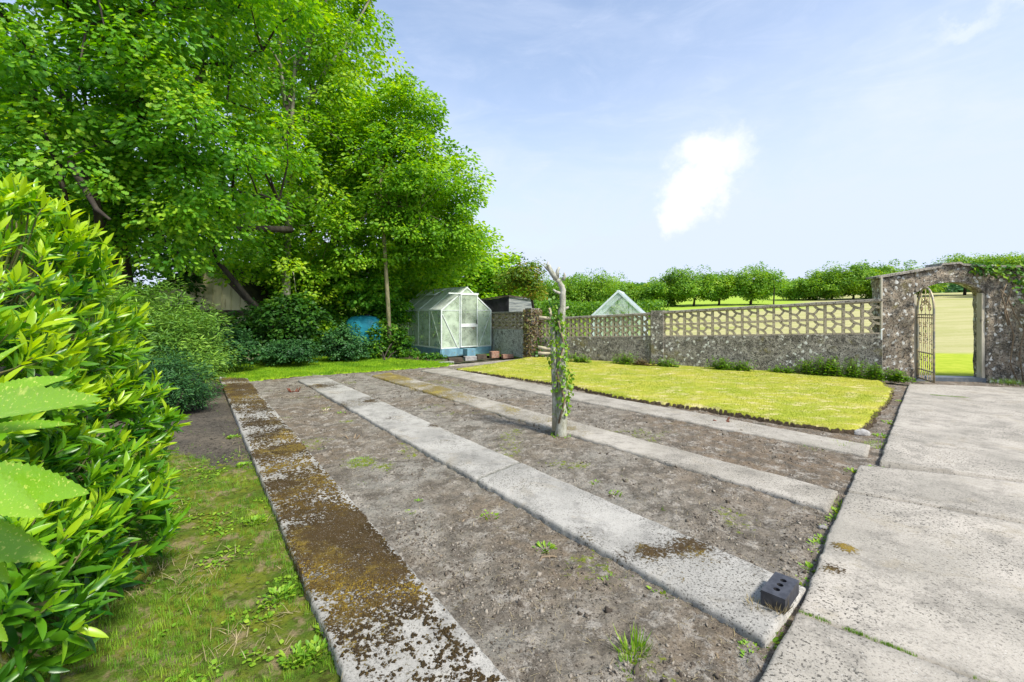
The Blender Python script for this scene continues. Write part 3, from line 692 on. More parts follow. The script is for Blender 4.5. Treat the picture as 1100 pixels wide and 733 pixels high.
M['clod'] = leaf_mat('soil_clod', (.055, .045, .036), (.14, .118, .092), (.32, .285, .235), trans=0, rough=.95, spec=.1)
sz = rng.gamma(1.5, .0032, m_) * (.7 + .06 * y)
o = scatter('soil_clods', tpl_clod(1), np.column_stack([x, y, soil_z(x, y)]), frames(rdir(m_), rdir(m_)), sz, rng.uniform(0, 1, m_), M['clod'])
tag(o, 'loose crumbs and small clods of grey brown soil on the beds', 'soil', kind='stuff')
n = 20000
y = 1.5 * (10 / 1.5) ** rng.uniform(0, 1, n); x = rng.uniform(-3.6, 5.5, n); k = x > line_x(*S1R, y); x, y = x[k], y[k]; m_ = len(x)
d = rdir(m_); d[:, 2] = np.abs(d[:, 2]) * .25
STRAW = (np.array([(-.02, 0, 0), (.02, 0, 0), (.015, .5, .05), (-.015, .5, .05), (.0, 1, .0)]), np.array([(0, 1, 2, 3)]), np.array([(3, 2, 4)]))
o = scatter('dry_straw', STRAW, np.column_stack([x, y, soil_z(x, y) + .004]), frames(d, np.tile((0, 0, 1.), (m_, 1))), rng.uniform(.012, .05, m_), rng.uniform(0, 1, m_), M['dry'])
tag(o, 'bits of dry straw and root scattered on the soil', 'straw', kind='stuff')
# green sward patches on the mossy ground
n = 42000
y = 1.4 * (7 / 1.4) ** rng.uniform(0, 1, n); x = rng.uniform(-4.2, -.4, n)
k = (x < line_x(*S1L, y) - .01) & (x > line_x(*S1L, y) - 2.2)
x, y = x[k], y[k]; vv = fbm(x, y, 3.0, 4, 36) + .25 * np.exp(-((x - line_x(*S1L, y)) / .12) ** 2)
bare_ = sstep(3.7, 4.6, y + (x + 2.5) * .5); k = (rng.uniform(0, 1, len(x)) < sstep(.44, .64, vv)) & (rng.uniform(0, 1, len(x)) > bare_ * .96)
x, y = x[k], y[k]; m_ = len(x)
o = scatter('grass', TUFT2, np.column_stack([x, y, moss_z(x, y) - .004]), rotz(rng.uniform(0, 6.28, m_)), rng.uniform(.015, .042, m_), np.clip(fbm(x, y, 5, 3, 37) * 1.2 - .1 + rng.normal(0, .15, m_), 0, 1), M['weed'])
tag(o, 'thin green grass growing through the moss at left', 'grass', kind='stuff')
n = 11000
y = 1.4 * (6 / 1.4) ** rng.uniform(0, 1, n); x = rng.uniform(-3.2, -.4, n); k = (x < line_x(*S1L, y) - .02); x, y = x[k], y[k]
k = rng.uniform(0, 1, len(x)) < sstep(.52, .68, fbm(x, y, 3.4, 4, 38)); x, y = x[k], y[k]; m_ = len(x)
d = rdir(m_); d[:, 2] = np.abs(d[:, 2]) * .35
o = scatter('dry_grass', STRAW, np.column_stack([x, y, moss_z(x, y) + .006]), frames(d, np.tile((0, 0, 1.), (m_, 1))), rng.uniform(.03, .09, m_), rng.uniform(.3, 1, m_), M['dry'])
tag(o, 'dead straw coloured grass lying on the moss at left', 'dry grass', kind='stuff')
# clover-like low leaves
n = 22000
y = 1.4 * (5 / 1.4) ** rng.uniform(0, 1, n); x = rng.uniform(-3.2, -.4, n); k = (x < line_x(*S1L, y) - .02); x, y = x[k], y[k]
k = rng.uniform(0, 1, len(x)) < sstep(.54, .66, fbm(x, y, 4.2, 4, 39)) * (1 - sstep(3.7, 4.6, y + (x + 2.5) * .5)); x, y = x[k], y[k]; m_ = len(x)
d = rdir(m_); d[:, 2] = np.abs(d[:, 2]) * .3 + .1; nn = rdir(m_) * .4 + (0, 0, 1)
o = scatter('clover', tpl_leaf(.38, .05, .1), np.column_stack([x, y, moss_z(x, y) + .008]), frames(d, nn), rng.uniform(.010, .026, m_), rng.uniform(.2, 1, m_), M['weed'])
tag(o, 'low round leaved weeds in patches beside the mossy strip', 'ground cover', kind='stuff')
# moss cushions on the leftmost strip
n = 60000
v_ = rng.uniform(0, 1, n) ** .55; v_ = 1 - v_; u_ = rng.uniform(.02, .97, n)
Pm = (S1[0][None] * (1 - v_)[:, None] + S1[1][None] * v_[:, None]) * (1 - u_)[:, None] + (S1[2][None] * (1 - v_)[:, None] + S1[3][None] * v_[:, None]) * u_[:, None]
mv = moss1(Pm[:, 0], Pm[:, 1], u_, v_) + 1.9 * (fbm(Pm[:, 0], Pm[:, 1], 52, 3, 44) - .5)
k = mv > .48; Pm = Pm[k]; mv = mv[k]; m_ = len(Pm)
Pm[:, 2] = ZP + .024 * (fbm(Pm[:, 0], Pm[:, 1], .8, 3, 50) - .5) + .004
o = scatter('moss', tpl_clod(4), Pm, frames(rdir(m_) * (1, 1, .4), rdir(m_) * .3 + (0, 0, 1)), rng.uniform(.003, .009, m_), np.clip(fbm(Pm[:, 0], Pm[:, 1], 2.2, 4, 45) * 2.2 - .95 + rng.normal(0, .15, m_), 0, 1), M['moss'])
tag(o, 'brown and golden moss cushions on the leftmost concrete strip', 'moss', kind='stuff')

# ------------------------------------------------------------------ screen block walls
def wall_run(root, P0, P1, top0, top1, base0, base1, band0, band1, nb, th=.11, mat_low=None, rows=2):
    """solid lower wall, two rows of pierced blocks and a coping between P0 and P1 (ground points)"""
    P0 = np.array(P0[:2]); P1 = np.array(P1[:2]); d = norm(P1 - P0); nn = np.array([d[1], -d[0]])
    if nn[0] > 0 : nn = -nn                              # garden side
    bk = lambda s_, y_, z_: np.array([*(P0 + (P1 - P0) * s_ + nn * y_), z_])
    mb = MB(); K = 16
    for face in (th / 2 + .015, -th / 2 - .015): pass
    V = []; Fc = []
    t2 = th / 2 + .02
    for i in range(K + 1):
        s_ = i / K; zb = -.1; zt = band0 + (band1 - band0) * s_
        V += [bk(s_, t2, zb), bk(s_, t2, zt), bk(s_, -t2, zt), bk(s_, -t2, zb)]
    for i in range(K):
        a = 4 * i
        Fc += [(a, a + 4, a + 5, a + 1), (a + 1, a + 5, a + 6, a + 2), (a + 2, a + 6, a + 7, a + 3)]
    Fc += [(0, 1, 2, 3), (4 * K + 3, 4 * K + 2, 4 * K + 1, 4 * K)]
    mb.add(V, Fc); part(mb, 'lower_wall', mat_low or M['wall'], root)
    mb = MB(); K = nb * 2; V = []; Fc = []
    for i in range(K + 1):
        s_ = i / K; zt = top0 + (top1 - top0) * s_ + rng.uniform(-.004, .004); zc = zt - .055; t3 = th / 2 + .035 + rng.uniform(-.004, .004)
        V += [bk(s_, t3, zc), bk(s_, t3, zt - .01), bk(s_, 0, zt), bk(s_, -t3, zt - .01), bk(s_, -t3, zc)]
    for i in range(K):
        a = 5 * i
        Fc += [(a + j, a + 5 + j, a + 6 + j, a + 1 + j) for j in range(4)] + [(a + 4, a + 9, a + 5, a)]
    Fc += [(0, 1, 2, 3, 4), tuple(5 * K + j for j in (4, 3, 2, 1, 0))]
    mb.add(V, Fc); part(mb, 'coping', M['coping'], root)
    def bar(mb, cell, pts2, w0):
        pts2 = [np.array(q_, float) for q_ in pts2]; Vv = []; n_ = len(pts2)
        for i, q_ in enumerate(pts2):
            dd = pts2[min(i + 1, n_ - 1)] - pts2[max(i - 1, 0)]; dd = dd / np.linalg.norm(dd); nr = np.array([-dd[1], dd[0]]) * w0 / 2
            for (o_, y_) in ((nr, 1), (nr, -1), (-nr, -1), (-nr, 1)):
                Vv.append(cell(q_[0] + o_[0], q_[1] + o_[1], y_ * (th / 2 - .004)))
        Ff = []
        for i in range(n_ - 1):
            for j in range(4): Ff.append((4 * i + j, 4 * i + (j + 1) % 4, 4 * i + 4 + (j + 1) % 4, 4 * i + 4 + j))
        mb.add(Vv, Ff + [(0, 1, 2, 3)[::-1], tuple(4 * (n_ - 1) + j for j in range(4))])
    first = {}
    for i in range(nb):
        for r_ in range(rows):
            def cell(u, v_, y_, i=i, r_=r_):
                s_ = (i + u) / nb; zb = band0 + (band1 - band0) * s_; zt = top0 + (top1 - top0) * s_ - .055
                return bk(s_, y_, zb + (zt - zb) * (r_ + v_) / rows)
            mb = MB(); q = .085
            for (u0, u1, v0, v1) in ((0, q, 0, 1), (1 - q, 1, 0, 1), (q, 1 - q, 0, q), (q, 1 - q, 1 - q, 1)):
                Vv = [cell(u, v_, y_) for y_ in (-th / 2, th / 2) for (u, v_) in ((u0, v0), (u1, v0), (u1, v1), (u0, v1))]
                mb.add(Vv, [(3, 2, 1, 0), (4, 5, 6, 7), (0, 1, 5, 4), (1, 2, 6, 5), (2, 3, 7, 6), (3, 0, 4, 7)])
            # bars run down away from the gate end, as the cast pattern does
            bar(mb, cell, [(.62, .97), (.50, .80), (.36, .70), (.04, .60)], .155)
            bar(mb, cell, [(.96, .44), (.74, .40), (.56, .24), (.46, .03)], .155)
            bar(mb, cell, [(.37, .72), (.50, .50), (.66, .36)], .14)
            part(mb, 'screen_block', M['screen'], root)
def pierz(px, py, d): return EYE + (HOR - py) / F * d
th = .11
tA0 = pierz(944, 320.8, WB[1]); tA1 = pierz(707, 334.6, WP[1]); bA0 = pierz(944, 358.8, WB[1]); bA1 = pierz(707, 361.8, WP[1])
r1 = empty('garden_wall', 'long run of pierced screen blocks between the pier and stone gate pillar', 'wall', WB)
wall_run(r1, WB, WP, tA0, tA1, 0, 0, bA0, bA1, 14)
mb = MB(); pd_ = norm(WP - WB); pn_ = np.array([pd_[1], -pd_[0], 0])
pc = WP + pd_ * .0; pc2 = pc.copy(); pc2[2] = (tA1 + .02) / 2 - .05
mb.box(pc2, (.30, .24, tA1 + .12), (pd_, pn_, (0, 0, 1)))
part(mb, 'pier', M['wall'], r1)
tB1 = pierz(600, 341.5, WE[1]); bB1 = pierz(600, 363.2, WE[1])
WC2 = WE + (WE - WP) * .22
r2 = empty('garden_wall', 'shorter low run of screen blocks behind the ivy clad trunk', 'wall', WP)
P0 = WP + norm(WE - WP) * .16
wall_run(r2, P0, WC2, tA1 - .03, tB1 - .02, 0, 0, bA1, bB1 - .01, 13)
r3 = empty('garden_wall', 'taller grey screen block wall between the greenhouse and the ivy pier', 'wall', WD)
tC = pierz(565, 334.2, WC[1]); tD = pierz(527, 336.6, WD[1])
wdir = norm(WD - WC); WDD = WD + wdir * 2.2
wall_run(r3, WC, WDD, tC, tD + .0, 0, 0, pierz(565, 354.5, WC[1]), pierz(527, 355.0, WD[1]), 11, mat_low=M['wallpale'])
mb = MB(); c_ = WC.copy(); c_[2] = tC / 2 + .02; mb.box(c_, (.34, .30, tC + .12), (wdir, np.array([wdir[1], -wdir[0], 0]), (0, 0, 1)))
part(mb, 'pier', M['wall'], r3)

# ------------------------------------------------------------------ gate arch
def zt(px, py, d): return EYE + (HOR - py) / F * d
gdir = np.array([*gd_, 0]); gnrm = np.array([*gn_, 0]); gth = .34
ga = empty('gate_arch', 'lichen covered rubble stone wall with arched gateway', 'gateway', WB)
LW = float(np.linalg.norm((GR - WB)[:2]))
# outline in (s along gate line, z); s=0 at left corner
def s_of(px):                                           # where the view through px meets the wall face
    k = (px - 550) / F; return (k * WB[1] - WB[0]) / (gdir[0] - k * gdir[1])
def sz(px, py):
    s_ = s_of(px); d = WB[1] + gdir[1] * s_; return (s_, EYE + (HOR - py) / F * d)
top = [sz(943, 299.5), sz(982, 293), sz(1009, 288.5), sz(1010.5, 285.6), sz(1030, 284.2), sz(1033, 286), sz(1062, 288.2), sz(1100, 288), (s_of(1100) + 3.2, sz(1100, 286)[1])]
sL = s_of(983); sR = s_of(1060.5)
arcp = [sz(984, 316), sz(990, 311.5), sz(997, 308), (s_of(1008), sz(1008, 304.8)[1]), sz(1022, 303), sz(1036, 303.2), sz(1048, 306.5), sz(1057, 312), sz(1061, 318)]
def prism(mb, outline, y0, y1):
    n_ = len(outline); Vv = [WB + gdir * s_ + gnrm * y_ + np.array([0, 0, z_]) for y_ in (y0, y1) for (s_, z_) in outline]
    mb.add(Vv, [tuple(range(n_)), tuple(range(n_, 2 * n_))[::-1]] + [(i, i + n_, (i + 1) % n_ + n_, (i + 1) % n_) for i in range(n_)])
def topz(s_):
    xs = [a for a, _ in top]; return float(np.interp(s_, xs, [b_ for _, b_ in top]))
def arcz(s_): return float(np.interp(s_, [a for a, _ in arcp], [b_ for _, b_ in arcp]))
def stonewall(name, s0, s1, zlo, zhi, label=None, res=.045, seed=0):
    """a solid rubble wall block, its faces displaced into irregular stones"""
    ns = max(2, int((s1 - s0) / res)); nz = 44
    Vv = []; 
    for face, y0 in ((0, 0.0), (1, gth)):
        for j in range(nz + 1):
            for i in range(ns + 1):
                s_ = s0 + (s1 - s0) * i / ns; za = zlo(s_); zb = zhi(s_); z_ = za + (zb - za) * j / nz
                Vv.append((s_, y0, z_))
    Vv = np.array(Vv)
    h = .055 * (fbm(Vv[:, 0] + seed, Vv[:, 2], 4.5, 2, 301) - .5) + .05 * (fbm(Vv[:, 0], Vv[:, 2], 11, 3, 302) - .5)
    h -= .02
    yy_ = np.where(Vv[:, 1] == 0, 0 - h, gth + h)
    Wv = WB[None] + gdir[None] * Vv[:, :1] + gnrm[None] * yy_[:, None] + np.array([0, 0, 1])[None] * Vv[:, 2:3]
    m0 = (ns + 1) * (nz + 1); id_ = np.arange(m0).reshape(nz + 1, ns + 1)
    qd = [np.stack([id_[:-1, :-1], id_[:-1, 1:], id_[1:, 1:], id_[1:, :-1]], -1).reshape(-1, 4), np.stack([id_[:-1, :-1], id_[1:, :-1], id_[1:, 1:], id_[:-1, 1:]], -1).reshape(-1, 4) + m0]
    for (e, rev) in ((id_[:, 0], 0), (id_[:, -1], 1), (id_[0, :], 1), (id_[-1, :], 0)):
        a, b2 = e[:-1], e[1:]; f = np.stack([a, b2, b2 + m0, a + m0], -1); qd.append(f if not rev else f[:, ::-1])
    o = mesh_np(name, Wv, np.concatenate(qd), mat=M['arch']); under(o, ga); return o
stonewall('pillar', 0, sL, lambda s_: -.15, topz, seed=0)
stonewall('arch_head', sL, sR, arcz, topz, seed=3)
stonewall('pillar', sR, s_of(1100) + 3.2, lambda s_: -.15, topz, seed=9)
mb = MB()
tops = [(a, b_) for a, b_ in top]
cs = [(a, b_ + .008) for a, b_ in tops]; V = []; Fc = []
for (a, b_) in cs:
    for (y_, z_) in ((-.05, 0), (-.05, .04), (gth + .05, .04), (gth + .05, 0)): V.append(WB + gdir * a + gnrm * y_ + np.array([0, 0, b_ + z_]))
for i in range(len(cs) - 1):
    for j in range(4): Fc.append((4 * i + j, 4 * i + (j + 1) % 4, 4 * i + 4 + (j + 1) % 4, 4 * i + 4 + j))
Fc += [(0, 1, 2, 3), tuple(4 * (len(cs) - 1) + j for j in (3, 2, 1, 0))]
mb.add(V, Fc); part(mb, 'coping', M['coping'], ga)
# jamb posts
for (s_, nm) in ((sR - .035, 'gate_post'), (sL + .03, 'gate_post')):
    mb = MB(); h_ = arcz(min(max(s_, sL + .05), sR - .05)) - .04
    c_ = WB + gdir * s_ + gnrm * .10 + np.array([0, 0, h_ / 2]); mb.box(c_, (.055, .12, h_), (gdir, gnrm, (0, 0, 1)))
    po = part(mb, nm, M['post'], ga)
    if s_ > 1:
        mb = MB(); c2 = WB + gdir * (s_ - .03) + gnrm * .08 + np.array([0, 0, sz(1059, 344)[1]]); mb.box(c2, (.03, .05, .10), (gdir, gnrm, (0, 0, 1)))
        c3 = c2 + np.array([0, 0, .0]) - gnrm * .035; mb.box(c3, (.018, .03, .03), (gdir, gnrm, (0, 0, 1)))
        part(mb, 'latch', M['irond'], po)
mb = MB(); c_ = WB + gdir * (sL + sR) / 2 + gnrm * .16 + np.array([0, 0, .05]); mb.box(c_, (sR - sL - .02, .30, .11), (gdir, gnrm, (0, 0, 1)))
part(mb, 'threshold', M['slate'], ga)
mb = MB(); c_ = WB - gdir * .025 - gnrm * .03 + np.array([0, 0, tA0 / 2 + .25]); mb.tube([c_ - (0, 0, 1.05), c_ + (0, 0, 1.05)], .022, 10)
part(mb, 'edge_trim', M['post'], ga)
mb = MB(); c_ = WB - gdir * .10 - gnrm * .16; zc = sz(941, 356)[1]
mb.tube([c_ + (0, 0, zc - .16), c_ + (0, 0, zc + .03), c_ + np.array([0, 0, zc + .06]) + gdir * .05], .014, 8)
part(mb, 'bracket', M['whiteplastic'], ga)

# gate leaf: hinged at left jamb and swung towards the camera
hinge = WB + gdir * (sL + .06) + gnrm * .02
gz1 = sz(993, 310)[1]
k_ = (1003 - 550) / F
gate_w = .72
# direction so that the free edge is seen at px 1003
best = None
for a in np.linspace(-175, -5, 341):
    dv = np.array([math.cos(R(a)), math.sin(R(a)), 0]); e_ = hinge + dv * gate_w; px = 550 + F * e_[0] / e_[1]
    sc = abs(px - 1003)
    if best is None or sc < best[0]: best = (sc, a, dv)
gdv = best[2]; gpn = np.array([-gdv[1], gdv[0], 0])
gt = empty('garden_gate', 'tall arched wrought iron gate with scrollwork standing open', 'gate', hinge)
def gp(u, z_, y_=0): return hinge + gdv * (u * gate_w) + gpn * y_ + np.array([0, 0, z_])
hb = .10; hs = gz1 - .42
def archz(u): return hs + .42 * math.sqrt(max(0, 1 - ((u - .5) / .5) ** 2)) 
mb = MB(); prof = [gp(0, hb)] + [gp(0, hs * .5)] + [gp(.5 - .5 * math.cos(a), hs + .42 * math.sin(a)) for a in np.linspace(0, math.pi, 17)] + [gp(1, hs * .5), gp(1, hb), gp(0, hb)]
mb.tube(prof, .019, 8); part(mb, 'frame', M['irond'], gt, True)
for z_ in (hs - .10, hs - .16, .62, .28):
    mb = MB(); mb.beam(gp(0, z_), gp(1, z_), .014, .022); part(mb, 'cross_rail', M['irond'], gt)
for i in range(1, 8):
    mb = MB(); u = i / 8; top_ = archz(u) - .01 if i in (2, 4, 6) else hs - .10
    mb.tube([gp(u, hb), gp(u, top_)], .0085, 6); part(mb, 'bar', M['iron'], gt)
def scroll(u0, z0, r0, turns=1.4, sgn=1, up=1):
    pts_ = []
    for i in range(22):
        f_ = i / 21; a = sgn * f_ * turns * 6.283; rr = r0 * (1 - .8 * f_)
        pts_.append(gp(u0 + sgn * rr * math.sin(abs(a)) / gate_w * 1.0, z0 + up * rr * math.cos(a)))
    m2 = MB(); m2.tube(pts_, .007, 5); return m2
for (u, z_) in ((.25, hs + .03), (.75, hs + .03), (.5, hs + .16), (.36, hs + .13), (.64, hs + .13)):
    for sg in (1, -1): part(scroll(u, z_, .075, 1.3, sg), 'scroll', M['iron'], gt, True)
for u in (.19, .44, .56, .81):
    for z_ in (hs - .30, hs - .62, .95, .50):
        part(scroll(u, z_, .05, 1.2, 1 if u > .5 else -1), 'scroll', M['iron'], gt, True)
for z_ in (.35, hs - .05): 
    mb = MB(); mb.tube([gp(-.06, z_ - .05), gp(-.06, z_ + .05)], .022, 8); mb.beam(gp(-.06, z_), gp(.02, z_), .02, .03); part(mb, 'hinge', M['irond'], gt)

# ------------------------------------------------------------------ foliage builders
OAK = tpl_leaf(.30, .07, .12)
def tpl_lobed():
    st_ = [(0, .02), (.18, .12), (.30, .26), (.40, .15), (.56, .36), (.66, .20), (.82, .32), (1.0, .06)]
    V = []
    for (t_, w_) in st_: V += [(-w_, t_, .06 * w_ * 3 - .14 * t_ * t_), (0, t_, -.14 * t_ * t_), (w_, t_, .06 * w_ * 3 - .14 * t_ * t_)]
    Q = []
    for i in range(len(st_) - 1): a = 3 * i; Q += [(a, a + 1, a + 4, a + 3), (a + 1, a + 2, a + 5, a + 4)]
    return np.array(V), np.array(Q)
LOBED = tpl_lobed()
def crown(name, ells, ncl, per, clr, size, mat, parent, flat=.55, inner=.45, droop=.25, tpl=OAK, seedcol=0, core=None):
    c = np.array([e[0] for e in ells], float); r = np.array([e[1] for e in ells], float)
    wgt = (r.prod(1)) ** (2 / 3.); wgt /= wgt.sum()
    k = rng.choice(len(ells), ncl, p=wgt); u = rdir(ncl)
    s_ = rng.uniform(inner ** 2, 1, ncl) ** .5
    lump = 1 + .28 * (fbm(u[:, 0] * 2 + k * 3.1, u[:, 1] * 2 + u[:, 2] * 2, 1.6, 3, 77) - .5) * 2
    C = c[k] + r[k] * u * (s_ * lump)[:, None]
    C[:, 2] = np.maximum(C[:, 2], .15)
    n_ = ncl * per
    cc = np.repeat(np.arange(ncl), per)
    cs_ = rng.uniform(.6, 1.35, ncl)
    off = rng.normal(size=(n_, 3)); off *= (rng.uniform(.2, 1, n_) ** .5 / (np.linalg.norm(off, axis=1) + 1e-6))[:, None] * 1.25
    off *= np.array([1, 1, flat]) * clr * cs_[cc][:, None]
    off[:, 2] -= droop * (off[:, 0] ** 2 + off[:, 1] ** 2) / clr
    P_ = C[cc] + off
    outw = norm(P_ - c[k][cc])
    d = norm(off * np.array([1, 1, .3]) + rdir(n_) * .35 * clr + outw * .2 * clr); d[:, 2] -= .25
    nn = rdir(n_) * .75 + np.array([0, 0, .8]) + outw * .45
    clt = rng.normal(.45, .16, ncl)
    rn = np.clip(clt[cc] + rng.normal(0, .17, n_), 0, 1)
    scatter(name, tpl, P_, frames(d, nn), size * rng.uniform(.65, 1.35, n_), rn, mat, parent)
    return C
def limbs(trunk, C, root, mat, r0, nlimb=9, nbr=40, name='limb', tsides=10):
    """trunk: list of (point, radius). Limbs run from the trunk into the crown, twigs to the leaf clusters."""
    mb = MB(); mb.tube([p_ for p_, _ in trunk], [r_ for _, r_ in trunk], tsides); part(mb, 'trunk', mat, root, True)
    tp = np.array([p_ for p_, _ in trunk]); 
    idx_ = rng.choice(len(C), min(nlimb, len(C)), replace=False); skel = [tp[-1]]; mb = MB()
    for i in idx_:
        t_ = rng.uniform(.45, 1); j = t_ * (len(tp) - 1); a = int(j); st = tp[a] + (tp[min(a + 1, len(tp) - 1)] - tp[a]) * (j - a)
        en = C[i]; mid = (st + en) / 2 + rng.normal(0, .12, 3) * np.linalg.norm(en - st); mid[2] += .08 * np.linalg.norm(en - st)
        q1 = (st + mid) / 2 + rng.normal(0, .04, 3) * np.linalg.norm(en - st); q2 = (mid + en) / 2 + rng.normal(0, .05, 3) * np.linalg.norm(en - st)
        rr = r0 * rng.uniform(.35, .6)
        mb.tube([st, q1, mid, q2, en], [rr, rr * .8, rr * .6, rr * .38, rr * .15], 6); skel += [q1, mid, q2, en]
    sk = np.array(skel)
    for i in rng.choice(len(C), min(nbr, len(C)), replace=False):
        en = C[i]; j = np.argmin(np.linalg.norm(sk - en, axis=1)); st = sk[j]
        if np.linalg.norm(en - st) < .05: continue
        mid = (st + en) / 2 + rng.normal(0, .10, 3) * np.linalg.norm(en - st)
        mb.tube([st, mid, en], [r0 * .14, r0 * .09, r0 * .04], 4, cap=False)
    part(mb, name, mat, root, True)
def tree(name, label, cat, base, trunk, r0, ells, ncl, per, clr, size, mat, bark, group=None, **kw):
    lk = {k: kw.pop(k) for k in ('nlimb', 'nbr') if k in kw}
    root = empty(name, label, cat, base, group)
    C = crown('crown', ells, ncl, per, clr, size, mat, root, **kw)
    n_ = len(trunk); limbs([(np.array(p_, float), r0 * (1 - .55 * i / max(1, n_ - 1))) for i, p_ in enumerate(trunk)], C, root, bark, r0, **lk)
    return root, C

# ------------------------------------------------------------------ the big trees at left
def AP(px, py, d): return A(px, py, d)
tree('oak_tree', 'big spreading oak nearest the bushes, its branches filling the upper left corner', 'tree', (-8.2, 9.6, -.05),
     [(-8.2, 9.6, -.1), (-8.15, 9.6, 1.5), (-8.3, 9.5, 3.2), (-8.0, 9.3, 5.0), (-7.7, 9.2, 6.6)], .24,
     [(AP(70, 60, 8.2), (3.0, 2.2, 2.3)), (AP(185, 120, 8.6), (2.1, 2.0, 2.0)), (AP(210, 205, 9.0), (1.9, 1.6, 1.3)), (AP(60, 175, 7.9), (1.8, 1.5, .9)), (AP(150, -40, 8.0), (3.0, 2.4, 1.8)), (AP(130, 235, 9.2), (1.3, 1.3, .9))],
     390, 150, .40, .092, M['oak'], M['bark'], nlimb=14, nbr=160, tpl=LOBED)
tree('oak_tree', 'tall oak with a pale upright trunk above the dark shrubs', 'tree', (-6.5, 13.2, -.05),
     [(-6.5, 13.2, -.1), (-6.55, 13.2, 2.4), (-6.4, 13.1, 4.6), (-6.45, 13.1, 6.6), (-6.2, 13.0, 8.4)], .13,
     [(AP(285, 70, 13.5), (2.6, 2.6, 3.0)), (AP(355, 40, 13.8), (1.9, 2.2, 3.2)), (AP(330, 190, 13.6), (2.4, 2.2, 1.9)), (AP(250, 250, 13.0), (1.9, 1.5, 1.2)), (AP(300, 285, 12.7), (1.5, .9, .9)), (AP(300, -60, 13.8), (3.0, 2.4, 2.4))],
     390, 135, .46, .108, M['beech'], M['barkpale'], nlimb=12, nbr=150)
tree('ash_tree', 'slender tree with an ivy ringed pale trunk beside the small greenhouse', 'tree', G(419, 386),
     [G(419, 386), A(417, 330, 13.3), A(412, 250, 13.3), A(409, 200, 13.4), A(405, 150, 13.5)], .07,
     [(AP(430, 190, 14.0), (1.7, 1.8, 2.1)), (AP(470, 215, 14.4), (1.45, 1.7, 1.9)), (AP(440, 130, 14.2), (1.15, 1.4, 1.3)), (AP(400, 250, 14.0), (1.9, 1.6, 1.0)), (AP(490, 262, 14.8), (1.15, 1.2, .8)), (AP(376, 160, 14.2), (1.4, 1.5, 2.0)), (AP(350, 290, 14.3), (1.6, 1.2, .95)), (AP(452, 285, 15.5), (1.3, 1.2, .8))],
     450, 135, .42, .105, M['beech'], M['barkgreen'], nlimb=12, nbr=130)
tree('broadleaf_tree', 'leafy tree standing behind the gap between the two tall trunks', 'tree', (-7.0, 17.5, -.05),
     [(-7.0, 17.5, -.1), (-7.0, 17.5, 3), (-6.6, 17.5, 6)], .22,
     [(AP(365, 215, 17.5), (3.4, 2.2, 3.6)), (AP(250, 200, 18), (3.6, 2.2, 4.0)), (AP(350, 70, 18), (2.4, 2.2, 3.0)), (AP(455, 270, 18), (2.2, 2.0, 2.0))],
     230, 85, .70, .20, M['beech'], M['bark'], nlimb=10, nbr=60)
tree('broadleaf_tree', 'yellow green tree seen through the oak branches at far left', 'tree', (-16.0, 15.0, -.05),
     [(-16, 15, -.1), (-16, 15, 3.2), (-15.6, 15, 6.0)], .25,
     [(AP(20, 190, 15), (3.6, 2.4, 3.2)), (AP(110, 200, 16), (3.4, 2.4, 3.0)), (AP(60, 60, 17), (4.0, 2.4, 3.6)), (AP(-60, 180, 15), (3, 2.4, 3.4))],
     220, 85, .72, .20, M['beech'], M['bark'], nlimb=10, nbr=50)
tree('broadleaf_tree', 'rounded green tree rising just behind the small greenhouse', 'tree', (-2.2, 19.5, -.05),
     [(-2.2, 19.5, -.1), (-2.2, 19.5, 1.2), (-2.1, 19.5, 2.6)], .14,
     [(AP(500, 292, 19.5), (1.9, 1.6, 1.5)), (AP(535, 298, 19.5), (1.3, 1.4, 1.1)), (AP(460, 300, 19.5), (1.8, 1.4, 1.8))],
     170, 80, .40, .17, M['beech'], M['bark'], nlimb=8, nbr=40)
tree('small_tree', 'small tree with reddish and yellow leaves over the ivy covered pier', 'tree', (WC[0] + .35, WC[1] + .7, -.05),
     [(WC[0] + .35, WC[1] + .7, -.1), A(571, 320, WC[1] + .6), A(568, 300, WC[1] + .6), A(566, 288, WC[1] + .6)], .05,
     [(AP(563, 290, WC[1] + .6), (.52, .5, .42)), (AP(548, 300, WC[1] + .8), (.42, .4, .42)), (AP(574, 308, WC[1] + .5), (.30, .35, .38))],
     70, 46, .17, .085, M['autumn'], M['bark'], nlimb=8, nbr=50)
# boughs that show at the front of the crowns
t1 = bpy.data.objects['oak_tree']; t2 = bpy.data.objects['oak_tree.001']
for root, runs in ((t1, ([(108, 250, 8.0), (103, 215, 7.8), (92, 190, 7.5), (76, 176, 7.3), (62, 178, 7.2), (54, 160, 7.1), (48, 140, 7.1)], [(62, 178, 7.2), (66, 196, 7.2), (72, 215, 7.3)], [(76, 176, 7.3), (88, 198, 7.1), (104, 225, 7.0), (118, 236, 7.0)])),
                   (t2, ([(311, 185, 12.6), (307, 150, 12.2), (306, 128, 12.1), (310, 108, 12.2), (314, 92, 12.6)], [(312, 247, 12.4), (285, 246, 11.4), (248, 246, 11.1), (215, 240, 11.2)]))):
    for run in runs:
        mb = MB(); n_ = len(run); mb.tube([A(*p_) for p_ in run], [.075 * (1 - .88 * i / n_) * run[0][2] / 9 for i in range(n_)], 8); part(mb, 'bough', M['bark'], root, True)
